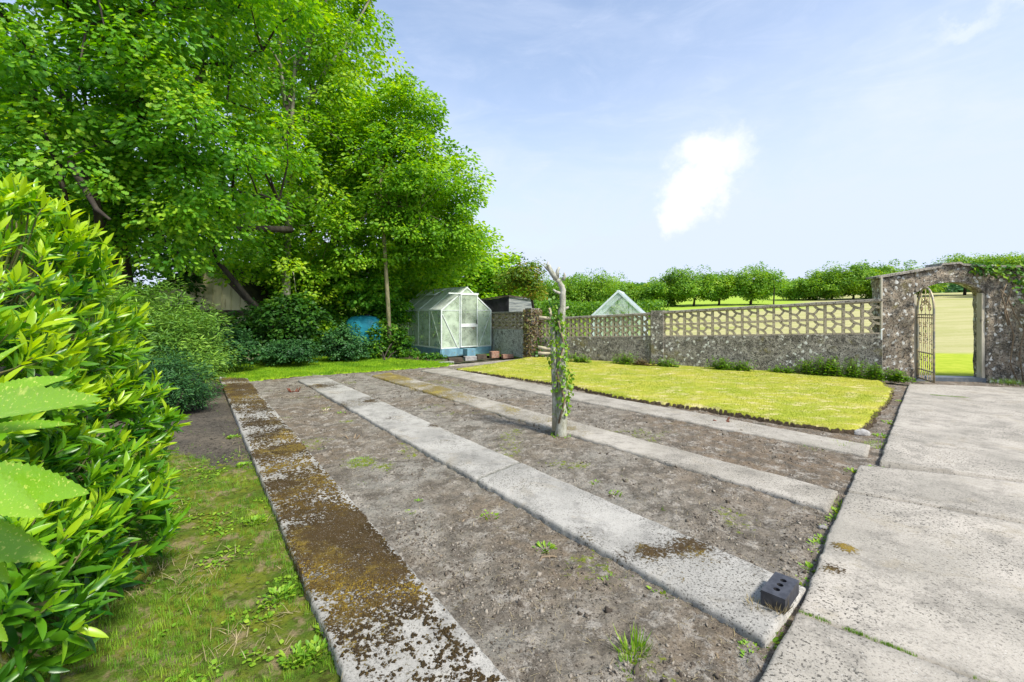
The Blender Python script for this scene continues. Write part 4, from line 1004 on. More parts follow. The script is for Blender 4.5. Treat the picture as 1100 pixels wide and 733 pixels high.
# leaning bare limb over the shed
o = MB(); o.tube([A(292, 345, 12.0), A(268, 322, 12.0), A(250, 300, 11.9), A(234, 281, 11.8), A(226, 255, 11.6), A(214, 235, 11.4)], [.075, .07, .065, .06, .05, .04], 8)
lb = empty('fallen_branch', 'dark leaning limb slanting across the pale shed gable', 'branch', G(300, 391)); part(o, 'bough', M['bark'], lb, True)
o = MB(); o.tube([A(292, 345, 12.0), A(300, 365, 12.1), G(302, 391)], [.075, .08, .09], 8); part(o, 'stem', M['bark'], lb, True)

# ------------------------------------------------------------------ hedges and shrubs at the back left
def shrub(name, label, ells, ncl, per, clr, size, mat, base, cat='shrub', group=None, stems=6, tpl=OAK, **kw):
    root = empty(name, label, cat, base, group)
    C = crown('foliage', ells, ncl, per, clr, size, mat, root, tpl=tpl, **kw)
    mb = MB(); b_ = np.array(base, float)
    for i in rng.choice(len(C), min(stems, len(C)), replace=False):
        st = b_ + np.array([rng.uniform(-.1, .1), rng.uniform(-.1, .1), 0]); en = C[i]
        mb.tube([st, (st + en) / 2 + rng.normal(0, .05, 3), en], [.022, .016, .007], 5)
    part(mb, 'stem', M['bark'], root, True)
    return root
def gb(px, py): b_ = G(px, py); b_[2] = -.06; return b_
shrub('holly_bush', 'tall dark evergreen mass under the trees, left of the slender trunk', [((-5.5, 15.2, 1.5), (1.6, 1.0, 1.7)), ((-4.6, 15.3, 1.6), (1.2, 1.0, 1.9)), ((-4.9, 14.6, 2.3), (1.1, .7, .9))], 220, 80, .34, .12, M['oak'], (-5.2, 15.2, -.05), stems=8)
shrub('holly_bush', 'bright leaved evergreen filling the space between shed and slender trunk', [((-7.2, 15.8, 2.0), (1.5, 1.0, 2.2)), ((-8.6, 16.0, 2.2), (1.5, 1.0, 2.3)), ((-6.2, 14.6, 1.6), (1.1, .7, 1.6))], 230, 80, .36, .13, M['beech'], (-7.6, 15.8, -.05), stems=8)  # bright tree leaf colour stands in for sunlight on this shaded foliage
shrub('holly_bush', 'bright leaved evergreen behind the back edge of the small greenhouse', [((-3.6, 18.2, 1.8), (1.9, 1.0, 2.0)), ((-1.4, 18.4, 1.2), (1.6, 1.0, 1.5))], 170, 75, .36, .14, M['beech'], (-2.9, 18.2, -.05), stems=8)  # lighter leaf colour put in place of sun that the crowns block
shrub('holly_bush', 'shadowy evergreen at far left behind the fine leaved shrub', [((-10.6, 13.4, 2.2), (1.8, 1.2, 2.4)), ((-13.6, 13.2, 2.2), (2.2, 1.2, 2.5))], 200, 80, .38, .13, M['darkleaf'], (-11.6, 13.4, -.05), stems=8)
shrub('laurel_shrub', 'dark glossy broad leaved bush behind the clipped hedge', [(A(288, 345, 11.9), (.95, .6, .62)), (A(318, 340, 12.3), (.8, .6, .60)), (A(262, 352, 11.6), (.6, .5, .5)), (A(300, 368, 12), (1.3, .5, .5))], 190, 42, .17, .10, M['darkleaf'], gb(295, 388), stems=8)
shrub('clipped_hedge', 'low clipped box hedge at the edge of the green lawn strip', [(A(296, 377, 11.2), (.40, .34, .26)), (A(312, 376, 11.2), (.44, .36, .27)), (A(328, 376, 11.3), (.36, .34, .25))], 190, 52, .085, .045, M['shrubdark'], gb(312, 391), stems=5)
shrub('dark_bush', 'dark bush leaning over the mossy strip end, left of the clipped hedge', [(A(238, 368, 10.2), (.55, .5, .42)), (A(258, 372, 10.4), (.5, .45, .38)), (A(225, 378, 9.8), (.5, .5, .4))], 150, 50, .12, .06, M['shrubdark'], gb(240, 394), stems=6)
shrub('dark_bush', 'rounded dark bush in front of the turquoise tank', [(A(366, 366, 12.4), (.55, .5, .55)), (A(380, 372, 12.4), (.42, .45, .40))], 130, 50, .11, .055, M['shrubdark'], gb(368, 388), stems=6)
shrub('laurel_shrub', 'leafy green bush at the foot of the slender trunk', [(A(412, 366, 13.4), (.42, .4, .65)), (A(428, 368, 13.6), (.42, .4, .55)), (A(402, 376, 13.2), (.3, .3, .4))], 90, 44, .13, .085, M['ivy'], gb(414, 389), stems=6)
NEED = tpl_leaf(.10, .02, .05)
shrub('heather_shrub', 'large grey green fine leaved shrub behind the laurel', [(A(165, 352, 7.6), (.85, .75, .70)), (A(200, 372, 7.4), (.62, .6, .55)), (A(150, 385, 7.2), (.85, .6, .75)), (A(120, 345, 7.9), (.8, .7, .65)), (A(205, 400, 7.2), (.42, .45, .38))], 520, 62, .14, .075, M['shrubgrey'], gb(170, 425), stems=14, tpl=NEED, flat=1.0, droop=-.35)
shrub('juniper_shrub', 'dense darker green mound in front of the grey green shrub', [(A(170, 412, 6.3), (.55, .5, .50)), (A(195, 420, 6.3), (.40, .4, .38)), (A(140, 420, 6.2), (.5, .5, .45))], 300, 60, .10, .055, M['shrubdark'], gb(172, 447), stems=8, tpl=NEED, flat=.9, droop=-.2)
shrub('laurel_shrub', 'low leafy tangle beside the greenhouse plinth', [(A(462, 384, 12.9), (.5, .25, .16)), (A(440, 384, 13.3), (.3, .25, .2))], 60, 24, .09, .06, M['ivy'], gb(460, 390), stems=4)

# shed / pale gable behind the oak
sh = empty('garden_shed', 'pale yellow boarded shed gable half hidden by the oak branches', 'shed', (-9.0, 13.6, 0))
ds_ = 13.6
ap_ = A(226, 281, ds_); el = A(136, 330, ds_); er = A(272, 330, ds_)
mb = MB(); bx = [(el[0], -.05), (er[0], -.05), (er[0], er[2]), (ap_[0], ap_[2]), (el[0], el[2])]
mb.add([(x_, y_, z_) for y_ in (ds_, ds_ + 3.0) for (x_, z_) in bx], [(0, 1, 2, 3, 4), (9, 8, 7, 6, 5), (0, 5, 6, 1), (1, 6, 7, 2), (2, 7, 8, 3), (3, 8, 9, 4), (4, 9, 5, 0)])
part(mb, 'wall', M['shedwall'], sh)
mb = MB()
for (q0, q1) in ((er, ap_), (el, ap_)):
    u = norm(np.array([q1[0] - q0[0], 0, q1[2] - q0[2]])); nz_ = np.array([-u[2], 0, u[0]]); nz_ = nz_ if nz_[2] > 0 else -nz_
    s0 = q0 - u * .25; L_ = np.linalg.norm(q1 - s0)
    mb.box((s0 + q1) / 2 + nz_ * .045 + np.array([0, 1.45, 0]), (L_ + .03, 3.3, .06), (u, (0, 1, 0), nz_))
part(mb, 'roof', M['darkwood'], sh)
mb = MB()
for i in range(14):
    x_ = el[0] + (er[0] - el[0]) * (i + .5) / 14; zt_ = np.interp(x_, [el[0], ap_[0], er[0]], [el[2], ap_[2], er[2]]) - .08
    mb.box((x_, ds_ - .012, zt_ / 2), (.03, .018, zt_), None)
part(mb, 'cover_strip', M['shedwall'], sh)
mb = MB(); mb.box((er[0] - .9, ds_ - .06, 1.36), (2.0, .07, .16)); part(mb, 'rail', M['darkwood'], sh)

# turquoise tank
tk = empty('oil_tank', 'domed turquoise tank behind the dark bushes', 'tank', A(391, 390, 14.6))
cx, cy = A(391, 350, 14.6)[:2]; mb = MB(); V = []; Fc = []
for i, (z_, s_) in enumerate(((.28, .80), (.34, .95), (.8, 1.0), (1.02, .98), (1.14, .88), (1.22, .68), (1.26, .38), (1.27, .05))):
    for k in range(24):
        a = 2 * math.pi * k / 24; ca, sa = math.cos(a), math.sin(a)
        V.append((cx + .56 * s_ * math.copysign(abs(ca) ** .7, ca), cy + .45 * s_ * math.copysign(abs(sa) ** .7, sa), z_))
for i in range(7):
    for k in range(24): Fc.append((i * 24 + k, i * 24 + (k + 1) % 24, (i + 1) * 24 + (k + 1) % 24, (i + 1) * 24 + k))
Fc += [tuple(range(24))[::-1], tuple(7 * 24 + k for k in range(24))]
mb.add(V, Fc); part(mb, 'body', M['tank'], tk, True)
for dx in (-.35, .35):
    mb = MB(); mb.box((cx + dx, cy, .11), (.18, .7, .34)); part(mb, 'plinth', M['stonegrey'], tk)
mb = MB(); mb.tube([(cx + .1, cy, 1.25), (cx + .1, cy, 1.31)], .09, 12); part(mb, 'cap', M['black'], tk)

# ------------------------------------------------------------------ greenhouses
def greenhouse(root, P0, ds, dg, Ls, Wg, plinth, eave, ridge, npane, glass, rglass, door=True, bars=M['alu'], bw=.028):
    ds = np.array([*ds, 0.0]); dg = np.array([*dg, 0.0]); P0 = np.array([P0[0], P0[1], 0.0]); up = np.array([0, 0, 1.0])
    q = lambda a, b_, z_: P0 + dg * a + ds * b_ + up * z_
    if plinth > 0:
        for (a0, b0, a1, b1) in ((0, 0, Wg, 0), (0, 0, 0, Ls), (Wg, 0, Wg, Ls), (0, Ls, Wg, Ls)):
            mb = MB(); mb.beam(q(a0, b0, plinth / 2), q(a1, b1, plinth / 2), .05, plinth); part(mb, 'plinth', M['blue'], root)
    z0 = plinth; H = eave; rz = ridge; hw = Wg / 2
    fr = MB()
    for (a, b_) in ((0, 0), (Wg, 0), (0, Ls), (Wg, Ls)): fr.beam(q(a, b_, z0), q(a, b_, H), bw * 1.4, bw * 1.4, up=ds)
    for z_ in (z0 + .02, H):
        for (a0, b0, a1, b1) in ((0, 0, Wg, 0), (0, Ls, Wg, Ls)):
            if door and b0 == 0 and z_ == H: continue
            fr.beam(q(a0, b0, z_), q(a1, b1, z_), bw, bw * 1.3)
        for a in (0, Wg): fr.beam(q(a, 0, z_), q(a, Ls, z_), bw * 1.3, bw * 1.6)
    fr.beam(q(hw, -.02, rz), q(hw, Ls + .02, rz), bw * 1.4, bw * 1.8)
    for b_ in (0, Ls):
        for a in (0, Wg): fr.beam(q(a, b_, H), q(hw, b_, rz), bw * 1.3, bw * 1.4, up=ds)
    part(fr, 'frame', bars, root)
    for a in (0, Wg):
        for i in range(1, npane):
            mb = MB(); b_ = Ls * i / npane; mb.beam(q(a, b_, z0), q(a, b_, H), bw * .8, bw * .8, up=ds); part(mb, 'glazing_bar', bars, root)
            mb = MB(); mb.beam(q(a, b_, H), q(hw, b_, rz), bw * .8, bw * .8, up=ds); part(mb, 'glazing_bar', bars, root)
        mb = MB(); sgn = .02 if a == 0 else -.02
        mb.beam(q(a + sgn, .05, z0 + .03), q(a + sgn, Ls / npane * .9, H - .02), bw * .7, bw * .7, up=dg); part(mb, 'brace', bars, root)
    if door:
        da, db = Wg * .36, Wg * .69; dh = H + (rz - H) * .70
        for a in (Wg * .345, Wg * .70):
            mb = MB(); zt_ = H + (rz - H) * (1 - abs(a - hw) / hw); mb.beam(q(a, -.01, z0), q(a, -.01, zt_), bw * .9, bw * .9, up=ds); part(mb, 'glazing_bar', bars, root)
        mb = MB(); mb.beam(q(Wg * .12, -.05, dh + .02), q(Wg * .72, -.05, dh + .02), bw, bw * 1.4); part(mb, 'door_track', bars, root)
        for a in (0, 1):
            mb = MB(); pa = q(.03 if a == 0 else Wg - .03, -.015, H * .92); pb = q(Wg * (.31 if a == 0 else .74), -.015, z0 + .02); mb.beam(pa, pb, bw * .8, bw * .8, up=ds); part(mb, 'brace', bars, root)
        for (a0_, a1_) in ((0, .345), (.70, 1)):
            mb = MB(); mb.beam(q(Wg * a0_ + .01, -.004, H), q(Wg * a1_ - .01, -.004, H), bw * .7, bw * .7); part(mb, 'glazing_bar', bars, root)
        # sliding door
        mb = MB(); y_ = -.055
        for a in (da, db): mb.beam(q(a, y_, z0 + .03), q(a, y_, dh), bw, bw * 1.2, up=ds)
        for z_ in (z0 + .04, dh - .01): mb.beam(q(da, y_, z_), q(db, y_, z_), bw, bw * 1.2)
        dr = part(mb, 'door', bars, root)
        mb = MB(); mb.beam(q(da, y_, z0 + (dh - z0) * .42), q(db, y_, z0 + (dh - z0) * .42), .02, .11); p2 = part(mb, 'kick_rail', M['whiteplastic'], dr)
        mb = MB(); mb.add([q(da, y_ + .004, z0 + .03), q(db, y_ + .004, z0 + .03), q(db, y_ + .004, dh), q(da, y_ + .004, dh)], [(0, 1, 2, 3)]); part(mb, 'door_pane', glass, dr)
        mb = MB(); mb.beam(q(db - .03, y_ - .03, z0 + .75), q(db - .03, y_ - .03, z0 + .9), .02, .02, up=ds); part(mb, 'handle', M['black'], dr)
    # glazing, pane by pane, with real thickness
    def pane(pts_, nrm, mt, nm):
        mb = MB(); nrm = np.array(nrm) * .003; Vv = [p_ + nrm for p_ in pts_] + [p_ - nrm for p_ in pts_]; n_ = len(pts_)
        mb.add(Vv, [tuple(range(n_)), tuple(range(n_, 2 * n_))[::-1]] + [(i, i + n_, (i + 1) % n_ + n_, (i + 1) % n_) for i in range(n_)]); return part(mb, nm, mt, root)
    for a in (0, Wg):
        for i in range(npane):
            b0, b1 = Ls * i / npane + .012, Ls * (i + 1) / npane - .012
            pane([q(a, b0, z0 + .03), q(a, b1, z0 + .03), q(a, b1, H - .02), q(a, b0, H - .02)], dg, glass, 'window_pane')
            f0, f1 = .03, .97; pl = lambda f, b_: q(a + (hw - a) * f, b_, H + (rz - H) * f)
            pane([pl(f0, b0), pl(f0, b1), pl(f1, b1), pl(f1, b0)], up, rglass, 'roof_pane')
    for b_ in (0, Ls):
        secs = ((0.01, .34), (.35, .69), (.705, .99)) if not (door and b_ == 0) else ((0.01, .34), (.705, .99))
        for (f0, f1) in secs:
            a0_, a1_ = Wg * f0, Wg * f1; zz = lambda a: H + (rz - H) * (1 - abs(a - hw) / hw) - .02
            pl_ = [q(a0_, b_, z0 + .03), q(a1_, b_, z0 + .03), q(a1_, b_, zz(a1_))]
            if a0_ < hw < a1_: pl_.append(q(hw, b_, zz(hw)))
            pl_.append(q(a0_, b_, zz(a0_))); pane(pl_, ds, glass, 'window_pane')
        if door and b_ == 0: pane([q(Wg * .36, 0, dh + .05), q(Wg * .69, 0, dh + .05), q(Wg * .69, 0, zz(Wg * .69)), q(hw, 0, zz(hw)), q(Wg * .36, 0, zz(Wg * .36))], ds, glass, 'window_pane')
    return q
GHc = G(474, 383.6); gds = np.array([-.62, .785]); gds /= np.linalg.norm(gds); gdg = np.array([gds[1], -gds[0]])
e1 = EYE + (HOR - 333.6) / F * GHc[1]; rdg = EYE + (HOR - 309.0) / F * (GHc[1] + .6)
gh = empty('greenhouse', 'small aluminium greenhouse on a blue plinth beneath the trees', 'greenhouse', GHc)
gdg = -gdg if gdg[0] < 0 else gdg
q_ = greenhouse(gh, GHc, gds, gdg * np.array([1, 1]), 3.05, 1.87, .24, e1, rdg, 4, M['glass'], M['roofglass'])
# open roof vent
mb = MB(); up = np.array([0, 0, 1.0]); hh = lambda f: e1 + (rdg - e1) * f
va = [q_(.96 * .50, 1.30, hh(.50) + .16), q_(.96 * .50, 1.88, hh(.50) + .16), q_(.96 * .97, 1.88, hh(.97) + .03), q_(.96 * .97, 1.30, hh(.97) + .03)]
for i in range(4): mb.beam(va[i], va[(i + 1) % 4], .03, .03)
vt = part(mb, 'roof_vent', M['alu'], gh)
mb = MB(); mb.add([v_ + up * .002 for v_ in va] + [v_ - up * .002 for v_ in va], [(0, 1, 2, 3), (7, 6, 5, 4), (0, 4, 5, 1), (1, 5, 6, 2), (2, 6, 7, 3), (3, 7, 4, 0)]); part(mb, 'vent_pane', M['roofglass'], vt)
# things inside the small greenhouse
st = empty('staging_bench', 'slatted timber staging inside the small greenhouse along its right side', 'bench', q_(1.55, 1.2, .05))
for i in range(4):
    mb = MB(); mb.beam(q_(1.25 + i * .15, .35, .78), q_(1.25 + i * .15, 2.3, .78), .10, .02); part(mb, 'slat', M['wood'], st)
for (a, b_) in ((1.25, .4), (1.72, .4), (1.25, 2.2), (1.72, 2.2)):
    mb = MB(); mb.beam(q_(a, b_, .02), q_(a, b_, .77), .045, .045, up=(1, 0, 0)); part(mb, 'leg', M['wood'], st)
for j, (p0_, p1_) in enumerate(((q_(.25, 1.3, .05), q_(.10, .25, .95)), (q_(.35, 1.9, .05), q_(.12, .75, .75)))):
    mb = MB(); mb.beam(p0_, p1_, .10, .025); o = mb.build('timber_plank', M['wood']); tag(o, ('long plank leaning inside the glass at the greenhouse front corner', 'shorter plank leaning inside the greenhouse side glass')[j], 'plank')
def pot(P_, r_, h_, mat, label, name='plant_pot', cat='pot'):
    mb = MB(); V = []; pr = [(.0, 0), (r_ * .72, 0), (r_ * .95, h_ * .82), (r_ * 1.06, h_ * .82), (r_ * 1.08, h_), (r_ * .94, h_), (r_ * .88, h_ * .85), (.0, h_ * .85)]
    for (a, z_) in pr:
        for k in range(14): V.append((P_[0] + a * math.cos(k * .4488), P_[1] + a * math.sin(k * .4488), P_[2] + z_))
    Fc = [(i * 14 + k, i * 14 + (k + 1) % 14, (i + 1) * 14 + (k + 1) % 14, (i + 1) * 14 + k) for i in range(len(pr) - 1) for k in range(14)]
    mb.add(V, Fc); o = mb.build(name, mat, smooth=False); tag(o, label, cat); return o
pot(q_(1.35, .55, .79), .10, .17, M['whiteplastic'], 'white pot on the staging just behind the greenhouse door')
pot(q_(1.65, .75, .79), .09, .15, M['terracotta'], 'terracotta pot on the staging right of the white pot')
pot(q_(.22, .16, .03), .12, .42, M['whiteplastic'], 'tall white container in the front left corner of the greenhouse', 'container', 'container')
mb = MB(); mb.beam(q_(1.62, .25, .30), q_(1.75, .30, .62), .34, .02, up=(-.5, -.6, .4)); o = mb.build('seed_tray', M['tank']); tag(o, 'pale tray leaning behind the lower right pane', 'tray'); o.data.materials[0] = M['whiteplastic']
# bricks, blocks and steps before the greenhouse
blk = [((452, 387.6), (.34, .16, .12), 'brickred', 'reddish block at the left of the greenhouse step'),
       ((489, 388.6), (.40, .18, .12), 'darkwood', 'dark block forming the greenhouse door step'),
       ((505, 387.2), (.36, .16, .13), 'stonegrey', 'grey stone block right of the door step'),
       ((517, 385.5), (.30, .16, .14), 'darkwood', 'dark stone at the right end of the plinth'),
       ((479, 391.0), (.42, .18, .07), 'stonegrey', 'flat grey slab lowest before the greenhouse'),
       ((531, 384.2), (.26, .18, .20), 'brickred', 'red brick rubble against the pale wall foot'),
       ((545, 384.6), (.34, .18, .12), 'brickred', 'low red brick rubble nearer the ivy pier')]
for (pp, szz, mm, lab) in blk:
    mb = MB(); b_ = G(*pp); a = rng.uniform(-.2, .2) + .55; ax = (np.array([math.cos(a), math.sin(a), 0]), np.array([-math.sin(a), math.cos(a), 0]), np.array([0, 0, 1.0]))
    mb.box(b_ + (0, 0, szz[2] / 2 - .01), szz, ax); o = mb.build('stone_block', M[mm]); bv = o.modifiers.new('bevel', 'BEVEL'); bv.width = .012; bv.segments = 2; tag(o, lab, 'block')
mb = MB(); bk_ = q_(.80, -.34, .02); mb.box(bk_ + up * .11, (.30, .26, .22), (np.array([*gdg, 0]), np.array([*gds, 0]), up)); o = mb.build('crate', M['blue']); tag(o, 'small blue crate standing at the greenhouse door', 'crate')
k0, k1 = G(482, 393.2, .04), G(560, 386.5, .04)
strip('kerb', k0, k1, k0 + np.array([.18, .12, 0]) * 1.2, k1 + np.array([.12, .14, 0]) * 1.2, .06, M['path2'], None, nu=5, ds=.06, label='pale concrete kerb from the greenhouse to the wall', seed=150)

# second greenhouse beyond the wall
D2 = 19.0
a_ = A(636.5, 338, D2); apx = A(663.8, 313.2, D2)
g2 = empty('greenhouse', 'pale blue greenhouse whose gable top shows over the screen wall', 'greenhouse', (a_[0], a_[1], 0))
g2g = np.array([.98, -.20]); g2g /= np.linalg.norm(g2g); g2s = np.array([.32, .947])
Wg2 = (apx[0] - a_[0]) * 2 / g2g[0] * .98
greenhouse(g2, (a_[0], a_[1] + .1), g2s / np.linalg.norm(g2s), g2g, 2.6, Wg2, 0.0, a_[2] - .05, apx[2], 4, M['farglass'], M['farglass'], door=False, bw=.055, bars=M['bluebar'])
shrub('vine', 'yellow green plant growing inside the far greenhouse', [((a_[0] + 1.1, a_[1] + 1.1, 1.25), (.55, .45, .35)), ((a_[0] + 1.5, a_[1] + 1.1, 1.0), (.5, .45, .4))], 40, 26, .16, .10, M['conifer'], (a_[0] + 1.2, a_[1] + 1.1, -.02), cat='plant', stems=5)
# black felted shed behind the tall wall
bs = empty('low_shed', 'black sheeted low shed roof behind the tall end of the wall', 'shed', (-.6, 17.2, 0))
x0, x1 = A(512, 330, 17)[0], A(546.5, 330, 17)[0]; x2 = A(572, 330, 17)[0]
zt0 = A(518, 323.5, 17)[2]; zt1 = A(546, 319, 17)[2]
mb = MB(); mb.add([(x0, 17.3, -.05), (x1, 16.7, -.05), (x1, 16.7, zt1), (x0, 17.3, zt0), (x0 + .3, 19.3, -.05), (x1 + .9, 18.9, -.05), (x1 + .9, 18.9, zt1), (x0 + .3, 19.3, zt0)], [(0, 1, 2, 3), (5, 4, 7, 6), (3, 2, 6, 7), (4, 0, 3, 7), (1, 5, 6, 2)]); part(mb, 'sheeting', M['black'], bs)
mb = MB(); mb.add([(x1 + .01, 16.69, -.05), (x2, 17.5, -.05), (x2, 17.5, zt1 - .09), (x1 + .01, 16.69, zt1 - .03), (x1 + 1.0, 18.9, -.05), (x2 + .1, 18.9, -.05), (x2 + .1, 18.9, zt1 - .09), (x1 + 1.0, 18.9, zt1 - .03)], [(0, 1, 2, 3), (3, 2, 6, 7), (1, 5, 6, 2), (5, 4, 7, 6)]); part(mb, 'board_wall', M['felt'], bs)
mb = MB(); mb.beam((x0 - .05, 17.26, zt0 + .03), (x1 + .02, 16.64, zt1 + .03), .06, .05); mb.beam((x1, 16.64, zt1 + .02), (x2 + .05, 17.46, zt1 - .05), .06, .05); part(mb, 'fascia', M['darkwood'], bs)

# ------------------------------------------------------------------ ivy and climbers
def ivy(name, label, P_, nrm, size, mat, cat='climber', stems=None, n_scale=1):
    root = empty(name, label, cat, (*P_.mean(0)[:2], 0))
    n_ = len(P_); d = rdir(n_) * .6 + np.array([0, 0, -.6]) + nrm * .3; nn = nrm + rdir(n_) * .6
    scatter('leaves', tpl_leaf(.42, .05, .12), P_, frames(d, nn), size * rng.uniform(.5, 1.4, n_), rng.uniform(0, 1, n_), mat, root)
    if stems:
        mb = MB()
        for s_ in stems: mb.tube(s_, [.012] * len(s_) if len(s_) > 2 else .01, 5)
        part(mb, 'stem', M['roots'], root, True)
    return root
# dead brown ivy on the pier, with green at its foot
n = 2200; u = rdir(n); u[:, :2] /= np.max(np.abs(u[:, :2]), axis=1, keepdims=True); Pp = WC[None] + u * np.array([.22, .22, .05]) * rng.uniform(.9, 1.12, (n, 1)) ; Pp = Pp / 1; Pp[:, 2] = rng.uniform(.0, tC + .06, n)
ivy('dead_ivy', 'dry brown ivy smothering the pier at the taller wall end', Pp, norm(u * (1, 1, .1)), .05, M['deadivy'], stems=[[WC + (-.1, -.2, z_) for z_ in (0, .6, 1.2)], [WC + (.05, -.22, z_) for z_ in (0, .7, 1.3)]])
n = 260; u = rdir(n); Pp = WC[None] + np.array([.25, -.1, 0]) + u * np.array([.28, .2, .05]); Pp[:, 2] = rng.uniform(0, .75, n) * rng.uniform(.2, 1, n)
ivy('ivy_clump', 'green ivy at the foot of the brown pier', Pp, norm(u * (1, 1, .3)), .085, M['ivy'])
# creeper over the right of the arch
def archpts(s0, s1, z0f, z1f, n_, off=.03):
    s_ = rng.uniform(s0, s1, n_); z_ = np.array([rng.uniform(z0f(a), z1f(a)) for a in s_])
    return WB[None] + gdir[None] * s_[:, None] + gnrm[None] * (-off - rng.uniform(0, .08, n_))[:, None] + np.array([0, 0, 1.0])[None] * z_[:, None]
Pa = archpts(s_of(1040), s_of(1100) + 2.8, lambda a: topz(a) - .12 - .25 * min(1, max(0, (a - s_of(1060)) * 1.5)), lambda a: topz(a) + .07, 650)
Pb = archpts(s_of(1082), s_of(1100) + 2.8, lambda a: 1.55, lambda a: topz(a), 420, .06)
st_ = []
for (pxs) in ([(1090, 410), (1082, 390), (1086, 360), (1078, 335), (1073, 318), (1078, 305)], [(1096, 411), (1092, 380), (1097, 355), (1088, 340), (1080, 322), (1084, 310)], [(1080, 350), (1076, 335), (1080, 320), (1072, 312)]):
    st_.append([WB + gdir * s_of(px) - gnrm * .06 + np.array([0, 0, max(0, sz(px, py)[1])]) for (px, py) in pxs])
ivy('creeper', 'yellow green creeper trailing over the right side of the arch', np.concatenate([Pa, Pb]), -gnrm + np.array([0, 0, .6]), .075, M['ivy'], stems=st_)
shrub('golden_conifer', 'golden green conifer at the right edge beside the arch', [((WB + gdir * (s_of(1100) + .40))[:3] - gnrm * .45 + np.array([0, 0, 1.55]), (.40, .35, .50)), ((WB + gdir * (s_of(1100) + .65))[:3] - gnrm * .5 + np.array([0, 0, 1.1]), (.5, .4, .8))], 150, 60, .12, .06, M['conifer'], (WB + gdir * (s_of(1100) + .6) - gnrm * .5), tpl=NEED, flat=.9, droop=-.2)

# ------------------------------------------------------------------ pollarded tree in the bed
PB = G(603, 470); PD = PB[1]
pt_ = empty('pollarded_tree', 'bare pollarded trunk wrapped in ivy, standing in the middle bed', 'tree', PB)
def AT(px, py, dd=0): return A(px, py, PD + dd)
trk = [PB + (0, 0, -.05), AT(603, 440), AT(603, 400), AT(602, 370), AT(602.5, 345), AT(604, 325), AT(605, 312), AT(602, 304), AT(597, 298)]
tr_r = [.070, .060, .053, .050, .045, .038, .033, .029, .025]
P2 = []; r2_ = []
for i in range(len(trk) - 1):
    for f in (0, .25, .5, .75): P2.append(trk[i] * (1 - f) + trk[i + 1] * f + rng.normal(0, .004, 3)); r2_.append((tr_r[i] * (1 - f) + tr_r[i + 1] * f) * rng.uniform(.90, 1.10))
P2.append(trk[-1]); r2_.append(tr_r[-1])
mb = MB(); mb.tube(P2, r2_, 14); part(mb, 'trunk', M['pollard'], pt_, True)
def stub(ps, rs, mat=M['pollard'], cut=True):
    mb = MB(); mb.tube([AT(*q3) if len(q3) == 3 else AT(*q3) for q3 in ps], rs, 8); o = part(mb, 'stub', mat, pt_, True)
stub([(598, 300), (592, 292), (589, 285)], [.036, .030, .024]); stub([(598, 299), (599, 291), (601, 287)], [.028, .020, .015])
stub([(594, 294), (588, 289), (585, 286)], [.022, .016, .012]); stub([(590, 288), (588, 284), (589, 281)], [.016, .012, .008])
stub([(604, 316), (597, 313.5), (594, 311)], [.022, .015, .010]); stub([(605, 333), (609, 331), (611, 330)], [.02, .014, .01])
stub([(604, 301), (607, 297), (606, 293)], [.02, .014, .01])
mb = MB(); mb.tube([AT(596.5, 462, .03), AT(596.5, 430, .02), AT(595, 395, .0), AT(594, 362, 0), AT(594, 345, 0)], [.040, .036, .033, .032, .028], 9); part(mb, 'side_stem', M['pollard'], pt_, True)
for (pxs, rr) in (([(594, 343), (587, 342), (579, 341)], .020), ([(594, 375), (586, 374.5), (578, 373)], .020), ([(595, 380), (587, 380), (578, 379.5)], .020), ([(596, 352), (592, 340), (590, 331)], .018)):
    mb = MB(); mb.tube([AT(*a) for a in pxs], [rr, rr * .95, rr * .9], 8); s2 = part(mb, 'sawn_branch', M['cutwood'] if rr < .0205 else M['pollard'], pt_, True)
n = 800; zz_ = rng.uniform(0, 1, n); py_ = 335 + zz_ * 110; cen = np.array([AT(601 + (3 if a > 395 else -1), a) for a in py_]); u = rdir(n); u[:, 2] = 0; u = norm(u)
wd2 = np.where((py_ > 368) & (py_ < 425), .115, .080); cen = cen + u * (wd2 * rng.uniform(.55, 1.05, n))[:, None]
rt = ivy('ivy_clump', 'ivy climbing the pollarded trunk in the bed', cen, u, .038, M['weed'], stems=[[AT(600, 455, -.07), AT(607, 430, -.08), AT(598, 400, -.07), AT(606, 370, -.07), AT(600, 345, -.07)]])
n = 130; u = rdir(n); u[:, 2] = 0; u = norm(u); cen = np.array([AT(594, a) for a in rng.uniform(318, 350, n)]) + u * .05
ivy('ivy_clump', 'small ivy tuft on the sawn side stem of the pollard', cen, u, .035, M['ivy'])
b_ = PB; n = 60; a = rng.uniform(0, 6.28, n)
ivy('moss_ring', 'yellow green moss and weeds round the foot of the pollard', np.column_stack([b_[0] + .11 * np.cos(a), b_[1] + .11 * np.sin(a), rng.uniform(.0, .05, n)]), np.column_stack([np.cos(a), np.sin(a), np.ones(n)]), .022, M['weed'], cat='moss')

# ------------------------------------------------------------------ black brick
bp = [G(819, 645, ZP), G(838, 650, ZP)]
BK = empty('engineering_brick', 'dark blue engineering brick with three holes, lying at the strip end', 'brick', G(838, 640, ZP))
bc = np.array([1.278, 2.17, ZP + .004])
yaw = R(43.7 - 90); bx_ = np.array([math.cos(yaw), math.sin(yaw), 0]); by_ = np.array([-math.sin(yaw), math.cos(yaw), 0])
bl, bwid, bh = .1025, .215, .066
bm = bmesh.new()
